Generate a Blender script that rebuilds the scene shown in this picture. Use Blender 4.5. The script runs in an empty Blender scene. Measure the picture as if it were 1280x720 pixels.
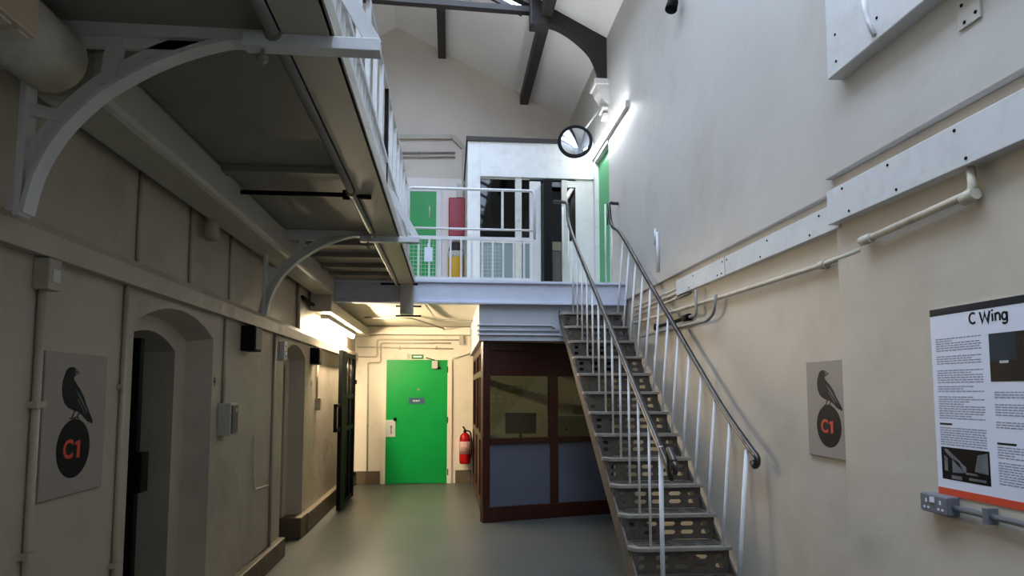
import bpy, bmesh, math, random
from mathutils import Vector, Matrix
random.seed(7)
C = bpy.context.scene.collection
PI = math.pi
V = Vector

# ------------------------------------------------------------------ camera
F = 820.0; PITCH = 0.08; VPX = 562.0; HOR = 489.0; EYE = V((0, 0, 1.5))
YAW = math.atan((640 - VPX) / F * math.cos(PITCH))
Y0 = HOR - F * math.tan(PITCH)
fw = V((math.sin(YAW) * math.cos(PITCH), math.cos(YAW) * math.cos(PITCH), math.sin(PITCH)))
rt = V((math.cos(YAW), -math.sin(YAW), 0))
up = rt.cross(fw)
cd = bpy.data.cameras.new('camera'); cam = bpy.data.objects.new('camera', cd); C.objects.link(cam)
cd.sensor_fit = 'HORIZONTAL'; cd.sensor_width = 36; cd.lens = 36 * F / 1280
cd.shift_y = (Y0 - 360) / 1280; cd.clip_start = 0.05; cd.clip_end = 200
m = Matrix.Identity(4)
for i in range(3):
    m[i][0] = rt[i]; m[i][1] = up[i]; m[i][2] = -fw[i]; m[i][3] = EYE[i]
cam.matrix_world = m
bpy.context.scene.camera = cam

def ray(px, py): return fw + rt * ((px - 640) / F) + up * ((Y0 - py) / F)
def oX(px, py, X): d = ray(px, py); return EYE + d * ((X - EYE.x) / d.x)
def oY(px, py, Y): d = ray(px, py); return EYE + d * ((Y - EYE.y) / d.y)
def oZ(px, py, Z): d = ray(px, py); return EYE + d * ((Z - EYE.z) / d.z)

# ------------------------------------------------------------------ materials
def lin(c):
    return tuple((x / 12.92 if x <= .04045 else ((x + .055) / 1.055) ** 2.4) for x in c)
def rgb(r, g, b): return lin((r / 255, g / 255, b / 255)) + (1,)
MATS = {}
def mat(name, col, rough=.6, metal=0., spread=.12, scale=3., bump=.0, bscale=30., spec=.4, stain=None, samt=.0, sscale=1.5, coat=0.):
    M = bpy.data.materials.new(name); M.use_nodes = True
    N = M.node_tree.nodes; L = M.node_tree.links; N.clear()
    out = N.new('ShaderNodeOutputMaterial'); b = N.new('ShaderNodeBsdfPrincipled'); L.new(b.outputs[0], out.inputs[0])
    geo = N.new('ShaderNodeNewGeometry')
    nz = N.new('ShaderNodeTexNoise'); nz.inputs['Scale'].default_value = scale; nz.inputs['Detail'].default_value = 5
    L.new(geo.outputs['Position'], nz.inputs['Vector'])
    mr = N.new('ShaderNodeMapRange'); mr.inputs[1].default_value = .3; mr.inputs[2].default_value = .7
    mr.inputs[3].default_value = 1 - spread; mr.inputs[4].default_value = 1 + spread * .4
    L.new(nz.outputs['Fac'], mr.inputs[0])
    mx = N.new('ShaderNodeMixRGB'); mx.blend_type = 'MULTIPLY'; mx.inputs[0].default_value = 1
    mx.inputs[1].default_value = col; L.new(mr.outputs[0], mx.inputs[2])
    last = mx.outputs[0]
    if stain:
        n2 = N.new('ShaderNodeTexNoise'); n2.inputs['Scale'].default_value = sscale; n2.inputs['Detail'].default_value = 7; n2.inputs['Roughness'].default_value = .65
        L.new(geo.outputs['Position'], n2.inputs['Vector'])
        r2 = N.new('ShaderNodeMapRange'); r2.inputs[1].default_value = .52; r2.inputs[2].default_value = .75; r2.inputs[3].default_value = 0; r2.inputs[4].default_value = samt
        L.new(n2.outputs['Fac'], r2.inputs[0])
        m2 = N.new('ShaderNodeMixRGB'); L.new(r2.outputs[0], m2.inputs[0]); L.new(last, m2.inputs[1]); m2.inputs[2].default_value = stain
        last = m2.outputs[0]
    L.new(last, b.inputs['Base Color'])
    b.inputs['Roughness'].default_value = rough; b.inputs['Metallic'].default_value = metal
    b.inputs['Specular IOR Level'].default_value = spec; b.inputs['Coat Weight'].default_value = coat
    if bump:
        bn = N.new('ShaderNodeTexNoise'); bn.inputs['Scale'].default_value = bscale; bn.inputs['Detail'].default_value = 4
        L.new(geo.outputs['Position'], bn.inputs['Vector'])
        bp = N.new('ShaderNodeBump'); bp.inputs['Strength'].default_value = bump; bp.inputs['Distance'].default_value = .02
        L.new(bn.outputs['Fac'], bp.inputs['Height']); L.new(bp.outputs[0], b.inputs['Normal'])
    MATS[name] = M
    return M
def emis(name, col, s):
    M = bpy.data.materials.new(name); M.use_nodes = True
    N = M.node_tree.nodes; N.clear()
    out = N.new('ShaderNodeOutputMaterial'); e = N.new('ShaderNodeEmission'); e.inputs[0].default_value = col; e.inputs[1].default_value = s
    M.node_tree.links.new(e.outputs[0], out.inputs[0]); return M
def glass(name, tint, gl=.1, rough=.03):
    M = bpy.data.materials.new(name); M.use_nodes = True
    N = M.node_tree.nodes; L = M.node_tree.links; N.clear()
    out = N.new('ShaderNodeOutputMaterial'); t = N.new('ShaderNodeBsdfTransparent'); t.inputs[0].default_value = tint
    g = N.new('ShaderNodeBsdfGlossy'); g.inputs['Roughness'].default_value = rough
    nz = N.new('ShaderNodeTexNoise'); nz.inputs['Scale'].default_value = 2
    mr = N.new('ShaderNodeMapRange'); mr.inputs[3].default_value = gl * .8; mr.inputs[4].default_value = gl * 1.2
    L.new(nz.outputs['Fac'], mr.inputs[0])
    mx = N.new('ShaderNodeMixShader'); L.new(mr.outputs[0], mx.inputs[0]); L.new(t.outputs[0], mx.inputs[1]); L.new(g.outputs[0], mx.inputs[2])
    L.new(mx.outputs[0], out.inputs[0]); return M

grime = rgb(120, 108, 88)
M_WL = mat('left_wall_paint', rgb(178, 167, 148), .5, spread=.10, scale=1.6, bump=.35, bscale=7, stain=grime, samt=.45, sscale=1.2)
M_WR = mat('right_wall_paint', rgb(196, 192, 187), .5, spread=.07, scale=1.1, bump=.25, bscale=5, stain=rgb(165, 155, 135), samt=.45, sscale=.9)
M_WRL = mat('right_lower_wall_lamp_tint', rgb(196, 186, 171), .5, spread=.08, scale=1.1, bump=.25, bscale=5, stain=rgb(140, 126, 100), samt=.4, sscale=.9)  # warm lamp light on the lower wall is mixed into this cream colour
M_WFU = mat('upper_far_wall_paint', rgb(212, 201, 190), .6, spread=.07, scale=1.4, bump=.2, bscale=6)
M_WF = mat('far_wall_paint', rgb(238, 228, 208), .5, spread=.06, scale=2, bump=.2, bscale=9, stain=grime, samt=.25, sscale=2)
M_CEIL = mat('ceiling_plaster', rgb(236, 232, 230), .7, spread=.06, scale=1)
M_FLOOR = mat('floor_vinyl', rgb(78, 80, 77), .38, spread=.16, scale=1.2, bump=.04, bscale=120, stain=rgb(60, 61, 61), samt=.5, sscale=.8)
M_SKIRT = mat('skirting_brown', rgb(96, 84, 66), .55, spread=.2, scale=6)
M_DECK = mat('gallery_metal_paint', rgb(138, 133, 123), .5, spread=.2, scale=2, stain=rgb(90, 86, 76), samt=.5, sscale=2)
M_FASC = mat('gallery_fascia_paint', rgb(184, 178, 162), .45, spread=.08, scale=3)
M_WHITE = mat('white_gloss_paint', rgb(216, 217, 218), .35, spread=.06, scale=8, stain=rgb(140, 132, 118), samt=.25, sscale=6)
M_BRK = mat('bracket_paint', rgb(212, 210, 204), .4, spread=.1, scale=6)
M_BEAM = mat('landing_beam_paint', rgb(206, 212, 228), .35, spread=.06, scale=3, stain=rgb(130, 120, 120), samt=.2, sscale=5)
M_BULK = mat('bulkhead_paint', rgb(186, 190, 198), .45, spread=.06, scale=3)
M_CREAM = mat('cream_pipe_paint', rgb(206, 198, 180), .4, spread=.12, scale=9, stain=rgb(90, 80, 66), samt=.35, sscale=10)
M_GREYPIPE = mat('grey_pipe_paint', rgb(150, 146, 138), .45, spread=.15, scale=9)
M_GREEN = mat('green_door_paint', rgb(0, 148, 66), .35, spread=.08, scale=2)
M_GREEN2 = mat('pale_green_door_paint', rgb(40, 160, 92), .4, spread=.08, scale=3)
M_WOOD = mat('dark_varnished_wood', rgb(58, 26, 18), .35, spread=.3, scale=14)
M_BLUEP = mat('blue_grey_board', rgb(88, 92, 104), .5, spread=.08, scale=3)
M_BLACK = mat('black_paint', rgb(9, 9, 11), .6, spec=.15, spread=.2, scale=6)
M_IRON = mat('grey_stair_iron', rgb(88, 81, 73), .5, metal=.15, spread=.25, scale=18, stain=rgb(60, 55, 50), samt=.6, sscale=8)
M_NOSE = mat('worn_tread_edge', rgb(150, 144, 134), .4, metal=.3, spread=.2, scale=20)
M_STEEL = mat('handrail_steel', rgb(86, 82, 80), .32, metal=.85, spread=.35, scale=9)
M_TRUSS = mat('dark_brown_timber', rgb(52, 46, 44), .6, spread=.2, scale=8)
M_RED = mat('red_paint', rgb(158, 8, 44), .3, spread=.08, scale=5)
M_DRED = mat('extinguisher_red', rgb(170, 14, 22), .25, spread=.08, scale=5)
M_YEL = mat('yellow_plastic', rgb(216, 170, 60), .5, spread=.08, scale=5)
M_GREYP = mat('grey_plastic', rgb(110, 112, 118), .45, spread=.08, scale=8)
M_LGREY = mat('pale_grey_plastic', rgb(196, 196, 190), .45, spread=.08, scale=8)
M_SIGN = mat('sign_taupe', rgb(152, 141, 132), .55, spread=.03, scale=4)
M_INK = mat('sign_dark_ink', rgb(16, 22, 26), .5, spread=.15, scale=30, spec=.12)
M_INKG = mat('sign_feather_grey', rgb(96, 104, 108), .5, spread=.2, scale=30)
M_SRED = mat('sign_red', rgb(206, 60, 50), .5, spread=.03, scale=4)
M_PAPER = mat('poster_white', rgb(222, 226, 240), .45, spread=.02, scale=4)
M_NAVY = mat('poster_navy', rgb(16, 30, 44), .45, spread=.05, scale=4, spec=.12)
M_ORANGE = mat('poster_orange_red', rgb(208, 72, 44), .45, spread=.03, scale=4)
M_TEXT = mat('poster_text_grey', rgb(150, 153, 166), .6, spread=.3, scale=200, spec=.12)
M_PIC = mat('photo_dark_teal', rgb(12, 46, 64), .4, spread=.3, scale=9, spec=.12)
M_PICB = mat('photo_black', rgb(14, 14, 18), .4, spread=.2, scale=9, spec=.12)
M_PICG = mat('photo_grey', rgb(112, 114, 116), .4, spread=.4, scale=14, spec=.12)
M_PICW = mat('photo_pale', rgb(190, 200, 206), .4, spread=.2, scale=14, spec=.12)
M_BRASS = mat('brass', rgb(190, 160, 90), .3, metal=.9, spread=.1, scale=8)
M_BLUES = mat('blue_grey_plate', rgb(50, 84, 104), .4, spread=.05, scale=8)
M_EXITG = mat('exit_sign_green', rgb(30, 130, 60), .4, spread=.03, scale=8)
M_OLIVE = mat('olive_grey_rail', rgb(128, 128, 108), .45, spread=.08, scale=5)
M_DGREY = mat('dark_grey_board', rgb(92, 90, 88), .5, spread=.08, scale=5)
M_CONCR = mat('worn_wall_box', rgb(170, 160, 140), .5, spread=.2, scale=12)
M_MIRROR = mat('mirror_acrylic', rgb(226, 234, 244), .06, metal=1., spread=.01, scale=3)
M_DESK = mat('pale_counter', rgb(190, 184, 150), .5, spread=.08, scale=5)
M_TUBE = emis('cool_tube_glow', (0.93, 0.97, 1, 1), 48)
M_TUBEW = emis('warm_tube_glow', (1, 0.82, 0.57, 1), 440)
M_GL = glass('kiosk_glass', (.58, .61, .56, 1), .07)
M_GLD = glass('office_glass', (.16, .19, .17, 1), .04)
M_GLR = glass('rooflight_glass', (.92, .95, 1, 1), .04)

# ------------------------------------------------------------------ mesh helpers
class MB:
    def __init__(s): s.v = []; s.f = []; s.sm = []
    def add(s, vs, fs, smooth=False):
        b = len(s.v); s.v += [V(p) for p in vs]
        s.f += [tuple(b + i for i in f) for f in fs]; s.sm += [smooth] * len(fs); return s
    def box(s, a, b):
        x0, x1 = sorted((a[0], b[0])); y0, y1 = sorted((a[1], b[1])); z0, z1 = sorted((a[2], b[2]))
        return s.add([(x0,y0,z0),(x1,y0,z0),(x1,y1,z0),(x0,y1,z0),(x0,y0,z1),(x1,y0,z1),(x1,y1,z1),(x0,y1,z1)],
              [(0,3,2,1),(4,5,6,7),(0,1,5,4),(1,2,6,5),(2,3,7,6),(3,0,4,7)])
    def obox(s, o, u, v, w):   # oriented box from a corner and three edge vectors
        o, u, v, w = V(o), V(u), V(v), V(w)
        if u.cross(v).dot(w) < 0: u, v = v, u
        P = [o, o+u, o+u+v, o+v]; P += [p + w for p in P]
        return s.add(P, [(0,3,2,1),(4,5,6,7),(0,1,5,4),(1,2,6,5),(2,3,7,6),(3,0,4,7)])
    def bar(s, a, b, w, h, ref=(0,0,1)):   # rectangular bar between points; h along ref
        a, b = V(a), V(b); d = (b - a).normalized(); r = V(ref)
        x = d.cross(r)
        if x.length < 1e-4: x = d.cross(V((1,0,0)))
        x.normalize(); y = x.cross(d).normalized()
        return s.obox(a - x*w/2 - y*h/2, b - a, x*w, y*h)
    def tube(s, pts, r, n=10, closed=False, radii=None):
        P = [V(p) for p in pts]; N = len(P); rings = []
        prev = None
        for i, p in enumerate(P):
            if closed: t = (P[(i+1) % N] - P[i-1]).normalized()
            elif i == 0: t = (P[1] - P[0]).normalized()
            elif i == N-1: t = (P[-1] - P[-2]).normalized()
            else: t = ((P[i+1]-p).normalized() + (p-P[i-1]).normalized()).normalized()
            if prev is None:
                x = t.cross(V((0,0,1)))
                if x.length < .05: x = t.cross(V((1,0,0)))
            else: x = prev - t * prev.dot(t)
            x.normalize(); prev = x; y = t.cross(x)
            rr = radii[i] if radii else r
            rings.append([p + x*rr*math.cos(2*PI*k/n) + y*rr*math.sin(2*PI*k/n) for k in range(n)])
        vs = [q for R in rings for q in R]; fs = []
        M = N if closed else N-1
        for i in range(M):
            j = (i+1) % N
            for k in range(n):
                l = (k+1) % n
                fs.append((i*n+k, i*n+l, j*n+l, j*n+k))
        s.add(vs, fs, True)
        if not closed:
            b = len(s.v) - len(vs)
            s.f += [tuple(b + k for k in reversed(range(n))), tuple(b + (N-1)*n + k for k in range(n))]; s.sm += [False]*2
        return s
    def prism(s, poly, ext):   # planar polygon (3D points) pushed along ext
        P = [V(p) for p in poly]; e = V(ext); n = len(P)
        nrm = V((0,0,0))
        for i in range(n): nrm += P[i].cross(P[(i+1) % n])
        if nrm.dot(e) > 0: P = P[::-1]
        fs = [tuple(range(n)), tuple(reversed(range(n, 2*n)))]
        fs += [(i, i+n, (i+1) % n + n, (i+1) % n) for i in range(n)]
        return s.add(P + [p + e for p in P], fs)
    def lathe(s, prof, c, n=24, axis=(0,0,1)):
        ax = V(axis).normalized(); x = ax.cross(V((0,1,0)) if abs(ax.y) < .9 else V((1,0,0))).normalized(); y = ax.cross(x); c = V(c)
        vs = []; fs = []
        for r, h in prof:
            for k in range(n):
                a = 2*PI*k/n; vs.append(c + ax*h + (x*math.cos(a) + y*math.sin(a))*r)
        for i in range(len(prof)-1):
            for k in range(n):
                l = (k+1) % n; fs.append((i*n+k, i*n+l, (i+1)*n+l, (i+1)*n+k))
        fs += [tuple(reversed(range(n))), tuple((len(prof)-1)*n + k for k in range(n))]
        return s.add(vs, fs, True)
    def build(s, name, material, parent=None, bev=0., loc=None):
        me = bpy.data.meshes.new(name)
        if parent is not None:
            o0 = root_loc(parent)
        else:
            xs = [p.x for p in s.v]; ys = [p.y for p in s.v]; zs = [p.z for p in s.v]
            o0 = V(loc) if loc else V(((min(xs)+max(xs))/2, (min(ys)+max(ys))/2, min(zs)))
        me.from_pydata([tuple(p - o0) for p in s.v], [], s.f)
        me.polygons.foreach_set('use_smooth', s.sm); me.update()
        bm = bmesh.new(); bm.from_mesh(me); bmesh.ops.recalc_face_normals(bm, faces=bm.faces); bm.to_mesh(me); bm.free()
        me.materials.append(material)
        ob = bpy.data.objects.new(name, me); C.objects.link(ob)
        if parent is not None: ob.parent = parent
        else: ob.location = o0
        if bev:
            md = ob.modifiers.new('bevel', 'BEVEL'); md.width = bev; md.segments = 2; md.limit_method = 'ANGLE'
        return ob
def root_loc(o):
    p = V((0,0,0))
    while o is not None: p = p + o.location; o = o.parent
    return p
def thing(name, loc, label, cat, group=None):
    o = bpy.data.objects.new(name, None); C.objects.link(o); o.location = V(loc); o.empty_display_size = .1
    return tag(o, label, cat, group)
def tag(o, label, cat, group=None):
    o['label'] = label; o['category'] = cat
    if group: o['group'] = group
    return o
def struct(o, label=None, cat=None):
    o['kind'] = 'structure'
    if label: o['label'] = label
    if cat: o['category'] = cat
    return o
def bez(pts, n=8):   # Catmull-Rom through points
    P = [V(p) for p in pts]; out = []
    for i in range(len(P)-1):
        p0 = P[max(i-1,0)]; p1 = P[i]; p2 = P[i+1]; p3 = P[min(i+2, len(P)-1)]
        for k in range(n):
            t = k/n
            out.append(.5*((2*p1) + (p2-p0)*t + (2*p0-5*p1+4*p2-p3)*t*t + (3*p1-p0-3*p2+p3)*t**3))
    out.append(P[-1]); return out
def fillet(pts, r, n=5):   # round the corners of a pipe run
    P = [V(p) for p in pts]; out = [P[0]]
    for i in range(1, len(P)-1):
        a = P[i-1]-P[i]; b = P[i+1]-P[i]; q = min(r, a.length*.45, b.length*.45)
        s, e = P[i] + a.normalized()*q, P[i] + b.normalized()*q
        for k in range(n+1):
            t = k/n; out.append((1-t)**2*s + 2*t*(1-t)*P[i] + t*t*e)
    out.append(P[-1]); return out
def text_mesh(mb_name, body, size, o, u, v, material, parent, bold=0., align='CENTER'):
    cu = bpy.data.curves.new('t', 'FONT'); cu.body = body; cu.size = size; cu.align_x = align; cu.align_y = 'CENTER'; cu.offset = bold
    cu.resolution_u = 4
    to = bpy.data.objects.new('t', cu); C.objects.link(to)
    dg = bpy.context.evaluated_depsgraph_get(); dg.update()
    me = to.evaluated_get(dg).to_mesh()
    mb = MB(); u = V(u).normalized(); v = V(v).normalized(); o = V(o); n = u.cross(v)
    mb.add([o + u*p.co.x + v*p.co.y for p in me.vertices], [tuple(p.vertices) for p in me.polygons])
    to.to_mesh_clear() if False else None
    bpy.data.objects.remove(to); bpy.data.curves.remove(cu)
    return mb.build(mb_name, material, parent)

# ================================================================== SETTING
XL, XR, YF, YB = -1.55, 2.08, 10.95, -5.0
LAND = 2.755; YL = 7.5
struct(MB().box((-2.75, YB-.3, -.2), (2.5, YF+.3, 0)).build('floor', M_FLOOR))

def arch(y0, y1, zs, rise, X, n=12, z0=-.05):
    P = [(X, y0, z0), (X, y0, zs)]
    c = (y0+y1)/2; h = (y1-y0)/2; R = (h*h + rise*rise)/(2*rise)
    a = math.asin(h/R)
    for k in range(1, n):
        t = -a + 2*a*k/n
        P.append((X, c + R*math.sin(t), zs + rise - R + R*math.cos(t)))
    P += [(X, y1, zs), (X, y1, z0)]
    return P
def loft(mb, A, B):
    n = len(A)
    mb.add(A + B, [tuple(range(n)), tuple(reversed(range(n, 2*n)))] + [(i, (i+1) % n, (i+1) % n + n, i+n) for i in range(n)])
def make_left_wall():
    w = MB().box((-2.7, YB, 0), (XL, YF+.2, 8)).build('wall_left', M_WL, loc=(0, 0, 0))
    cut = MB()
    for (y0, y1) in ((3.40, 4.45), (6.34, 7.22)):
        a = MB(); loft(a, arch(y0-.03, y1+.03, 1.845, .125, XL+.02), arch(y0+.04, y1-.04, 1.82, .11, -1.70))
        b = MB(); loft(b, arch(y0+.13, y1-.20, 1.745, .10, -1.60), arch(y0+.13, y1-.20, 1.745, .10, -2.55))
        for c in (a, b):
            co = c.build('cut', M_WL, loc=(0, 0, 0))
            md = w.modifiers.new('b', 'BOOLEAN'); md.operation = 'DIFFERENCE'; md.object = co; md.solver = 'EXACT'
            dg = bpy.context.evaluated_depsgraph_get(); dg.update()
            me = bpy.data.meshes.new_from_object(w.evaluated_get(dg))
            w.modifiers.clear(); w.data = me
            bpy.data.objects.remove(co)
    return struct(w)
make_left_wall()

wr = MB()
wr.box((2.05, 3.26, 2.565), (2.5, 8.22, 8)).box((2.05, 9.0, 2.565), (2.5, YF+.2, 8))
wr.box((2.05, 8.22, 4.80), (2.5, 9.0, 8)).box((2.13, 8.22, 2.565), (2.5, 9.0, 4.80))
wr.box((2.01, YB, 2.635), (2.5, 3.29, 8))
struct(wr.build('wall_right', M_WR, bev=.006))
struct(MB().box((XR, 3.26, 0), (2.5, YF+.2, 2.565)).box((2.045, YB, 0), (2.5, 3.26, 2.635)).build('wall_right_lower', M_WRL, bev=.006))
struct(MB().box((XL-.2, YF, 5.1), (2.4, YF+.3, 8)).build('wall_far', M_WFU))
struct(MB().box((XL-.2, YF-.004, LAND-.05), (2.4, YF+.3, 5.1)).build('wall_far_landing', mat('landing_wall_paint', rgb(232, 222, 220), .5, spread=.06, scale=2, bump=.15, bscale=8)))
struct(MB().box((XL-.2, YF, 0), (2.4, YF+.3, LAND-.05)).build('wall_far_lower', M_WF))
struct(MB().box((-2.7, YB-.3, 0), (2.5, YB, 8)).build('wall_near', M_WR))

# roof: right slope, left slope, with a strip of roof glazing along the ridge
EZ, RX, RZ, LZ = 6.20, -.95, 7.74, 7.35
def slope(xa, za, xb, zb, y0, y1, mb, t=.12):
    mb.add([(xa,y0,za),(xb,y0,zb),(xb,y1,zb),(xa,y1,za),(xa,y0,za+t),(xb,y0,zb+t),(xb,y1,zb+t),(xa,y1,za+t)],
           [(0,1,2,3),(7,6,5,4),(0,4,5,1),(1,5,6,2),(2,6,7,3),(3,7,4,0)])
zr = lambda x: EZ + (2.05-x)*(RZ-EZ)/(2.05-RX)
zl = lambda x: RZ - (RX-x)*(RZ-LZ)/(RX-XL)
SX, LX, YS = .98, -1.25, 8.2
for _k in range(30):
    _q = oY(640, 13, YS); YS *= 1 + .5*(EZ + (2.05-_q.x)*(RZ-EZ)/(2.05-RX) - _q.z)/(_q.z-1.5)
ce = MB()
slope(2.1, zr(2.1), SX, zr(SX), YB, YF+.1, ce); slope(SX, zr(SX), RX, RZ, YS, YF+.1, ce)
slope(RX, RZ, LX, zl(LX), YS, YF+.1, ce); slope(LX, zl(LX), XL-.1, zl(XL-.1), YB, YF+.1, ce)
slope(SX, zr(SX), RX, RZ, YB, -4.4, ce); slope(RX, RZ, LX, zl(LX), YB, -4.4, ce)
struct(ce.build('ceiling', M_CEIL))
for i, (xa, za, xb, zb) in enumerate(((SX, zr(SX), RX, RZ), (RX, RZ, LX, zl(LX)))):
    g = MB(); slope(xa, za+.05, xb, zb+.05, -4.4, YS, g, .006)
    wn = struct(g.build('window_%d' % (i+1), M_GLR))
    fb = MB()
    for k in range(14):
        y = -4.4 + (YS+4.4)*k/13
        fb.bar((xa, y, za+.03), (xb, y, zb+.03), .05, .06)
    fb.build('glazing_bars', M_TRUSS, wn)

# skirting
sk = MB()
for (y0, y1, h) in ((1.2, 3.36, .16), (4.50, 6.30, .17), (7.27, YF, .21)):
    sk.box((XL-.01, y0, 0), (XL+.065, y1, h))
sk.box((-1.9, 7.0, 0), (-1.50, 7.3, .21))
struct(sk.build('baseboard_left', M_SKIRT, bev=.01))
struct(MB().box((XL+.06, YF-.05, 0), (-1.12, YF, .21)).box((.1, YF-.05, 0), (.36, YF, .21)).build('baseboard_far', M_SKIRT, bev=.006))
struct(MB().box((2.02, YB, 0), (2.05, 3.26, .12)).box((2.05, 3.26, 0), (2.09, YF, .12)).build('baseboard_right', mat('dark_skirting', rgb(44, 40, 38), .5)))

# plaster band on the left wall
tb = MB().prism([(XL-.02, 1.0, 2.005), (XL+.05, 1.0, 2.005), (XL+.055, 1.0, 2.09), (XL+.04, 1.0, 2.125), (XL-.02, 1.0, 2.15)], (0, 9.95, 0))
struct(tb.build('trim_1', M_WL))
# boxed cover band on the right wall: far run and near run
t2 = MB().box((2.035, 3.22, 1.5+.86), (2.085, 5.72, 1.5+1.0)).build('trim_2', M_WHITE, bev=.003); struct(t2)
t3 = MB().box((1.985, YB, 1.5+.875), (2.05, 3.24, 1.5+1.055)).build('trim_3', M_WHITE, bev=.003); struct(t3)
def screw(parent, p, n):
    MB().lathe([(.007, -.004), (.007, .003), (.003, .005)], p, 8, n).build('screw', M_BLACK, parent)
for y in (3.4, 4.0, 4.62, 4.7, 5.3):
    screw(t2, (2.035, y, 2.47), (-1, 0, 0)); screw(t2, (2.035, y+.1, 2.385), (-1, 0, 0))
for y in (2.35, 2.75, 3.1):
    screw(t3, (1.985, y, 2.53), (-1, 0, 0)); screw(t3, (1.985, y-.05, 2.40), (-1, 0, 0))
MB().box((2.033, 4.655, 2.36), (2.036, 4.66, 2.5)).build('joint', M_GREYP, t2)
# second, higher cover box, top right
hb = MB().box((1.93, .8, 3.10), (2.03, 3.10, 3.9)).build('trim_4', M_WHITE, bev=.006); struct(hb)
for y, z in ((3.02, 3.16), (3.02, 3.30), (2.7, 3.2)): screw(hb, (1.93, y, z), (-1, 0, 0))
MB().tube(fillet([oX(1080, 0, 1.925), oX(1083, 22, 1.925), oX(1093, 44, 1.925)], .03), .011).build('conduit', M_WHITE, hb)

# ================================================================== LANDING
ld = thing('landing', (.3, 9.2, 0), 'raised landing with a pale blue-white front beam at the top of the stairs', 'landing')
ld['kind'] = 'structure'
MB().box((XL, YL+.06, 2.56), (2.08, YF, LAND)).build('deck', M_WF, ld)
MB().box((XL, YL, 2.515), (2.06, YL+.07, LAND)).box((XL, YL-.03, 2.50), (2.06, YL+.1, 2.53)).box((XL, YL-.035, LAND-.015), (2.06, YL+.1, LAND+.015)).build('front_beam', M_BEAM, ld, bev=.004)
# bulkhead over the kiosk
wb = MB().box((.335, 7.56, 2.085), (2.06, 7.68, 2.51)).box((.335, 7.68, 2.085), (.40, YF, 2.56)).build('wall_above_kiosk', M_BULK); struct(wb)
for k, (py, xe) in enumerate(((406, 690), (412.5, 699), (418, 701))):
    a = oY(598, py, 7.54); b = oY(xe, py-.5, 7.54); z = a.z
    run = [(.32, 7.72, z), (.32, 7.545, z), (b.x, 7.545, z)] + ([(b.x+.03, 7.545, z-.03)] if k != 1 else [])
    tag(MB().tube(fillet(run, .03), .011).build('conduit', M_BULK),
        ('topmost', 'middle', 'lowest')[k] + ' of three thin pipes across the pale panel above the kiosk', 'pipe', 'pipes on the panel above the kiosk')
# trunking beam at the far end ceiling
tag(MB().box((-1.35, 10.72, 2.42), (.33, YF, 2.545)).build('trunking', M_WF, bev=.006), 'cream boxed trunking along the top of the far wall under the landing', 'trunking')

# hanging post at the end of the gallery
hp = thing('beam_hanger', oY(508, 397, 7.42), 'grey box post end hanging under the landing corner with dark rods', 'hanger')
a, b = oY(501, 352, 7.42), oY(516.5, 393, 7.42)
MB().box((a.x, 7.36, b.z), (b.x, 7.49, 2.71)).build('post', M_FASC, hp, bev=.004)
for py in (383, 395):
    z = oY(500, py, 7.42).z
    MB().tube([(a.x-.05, 7.40, z), (b.x+.09, 7.40, z)], .010).build('rod', M_BLACK, hp)
zz = oY(500, 345, 7.42).z
MB().tube([(a.x-.22, 7.38, 2.70), (b.x+.05, 7.38, 2.70)], .012).build('rod', M_BLACK, hp)

# landing railing
def post(mb, p, z0, z1, r=.014): mb.box((p[0]-r, p[1]-r, z0), (p[0]+r, p[1]+r, z1))
Yr = YL + .04
xa, xb = oY(510, 300, Yr).x, oY(668, 300, Yr).x
lr = thing('landing_railing', ((xa+xb)/2, Yr, LAND), 'white railing along the landing edge in front of the office window', 'railing')
zt, zm, zl_, zb_ = 3.86, 3.385, 3.275, 2.80
MB().tube(fillet([(xa, Yr, LAND), (xa, Yr, zt), (xb-.02, Yr, zt), (xb, Yr, zt-.06), (xb, Yr, zl_)], .05), .017).build('top_rail', M_WHITE, lr)
MB().tube([(xa, Yr, zm), (xb, Yr, zm)], .013).build('middle_rail', M_WHITE, lr)
MB().box((xa, Yr-.012, zl_-.02), (xb, Yr+.012, zl_+.02)).build('lower_rail', M_WHITE, lr)
MB().box((xa, Yr-.012, zb_-.015), (xb, Yr+.012, zb_+.015)).build('bottom_rail', M_WHITE, lr)
n = 12
for k in range(n+1):
    x = xa + (xb-xa)*k/n
    mb = MB(); post(mb, (x, Yr), LAND if k in (0, n) else zb_, zl_, .011); mb.build('baluster', M_WHITE, lr)
mb = MB(); post(mb, (oY(628, 250, Yr).x, Yr), zm, zt, .014); mb.build('post', M_WHITE, lr)
mb = MB(); post(mb, (xa-.03, Yr+.03), LAND, zt+.02, .018); mb.build('corner_post', M_BLACK, lr)
mb = MB()
for (p0, p1) in ((512, 553), (600, 626)):
    mb = MB(); x0, x1 = oY(p0, 320, Yr+.03).x, oY(p1, 320, Yr+.03).x
    k = 0
    while x0 + k*.045 < x1: mb.box((x0+k*.045-.0018, Yr+.028, LAND+.02), (x0+k*.045+.0018, Yr+.032, zl_)); k += 1
    k = 0
    while LAND+.03+k*.045 < zl_: mb.box((x0, Yr+.028, LAND+.03+k*.045-.0018), (x1, Yr+.032, LAND+.03+k*.045+.0018)); k += 1
    mb.build('wire_mesh', M_LGREY, lr)
a, b = oY(530.5, 309, Yr-.02), oY(540.5, 327, Yr-.02)
nt = MB().box((a.x, Yr-.02, b.z), (b.x, Yr-.014, a.z)); nt.box(((a.x+b.x)/2-.012, Yr-.014, a.z-.01), ((a.x+b.x)/2+.012, Yr-.01, a.z+.05))
tag(nt.build('notice', M_PAPER), 'small white notice hung on the landing railing in front of the green door', 'notice')

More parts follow.
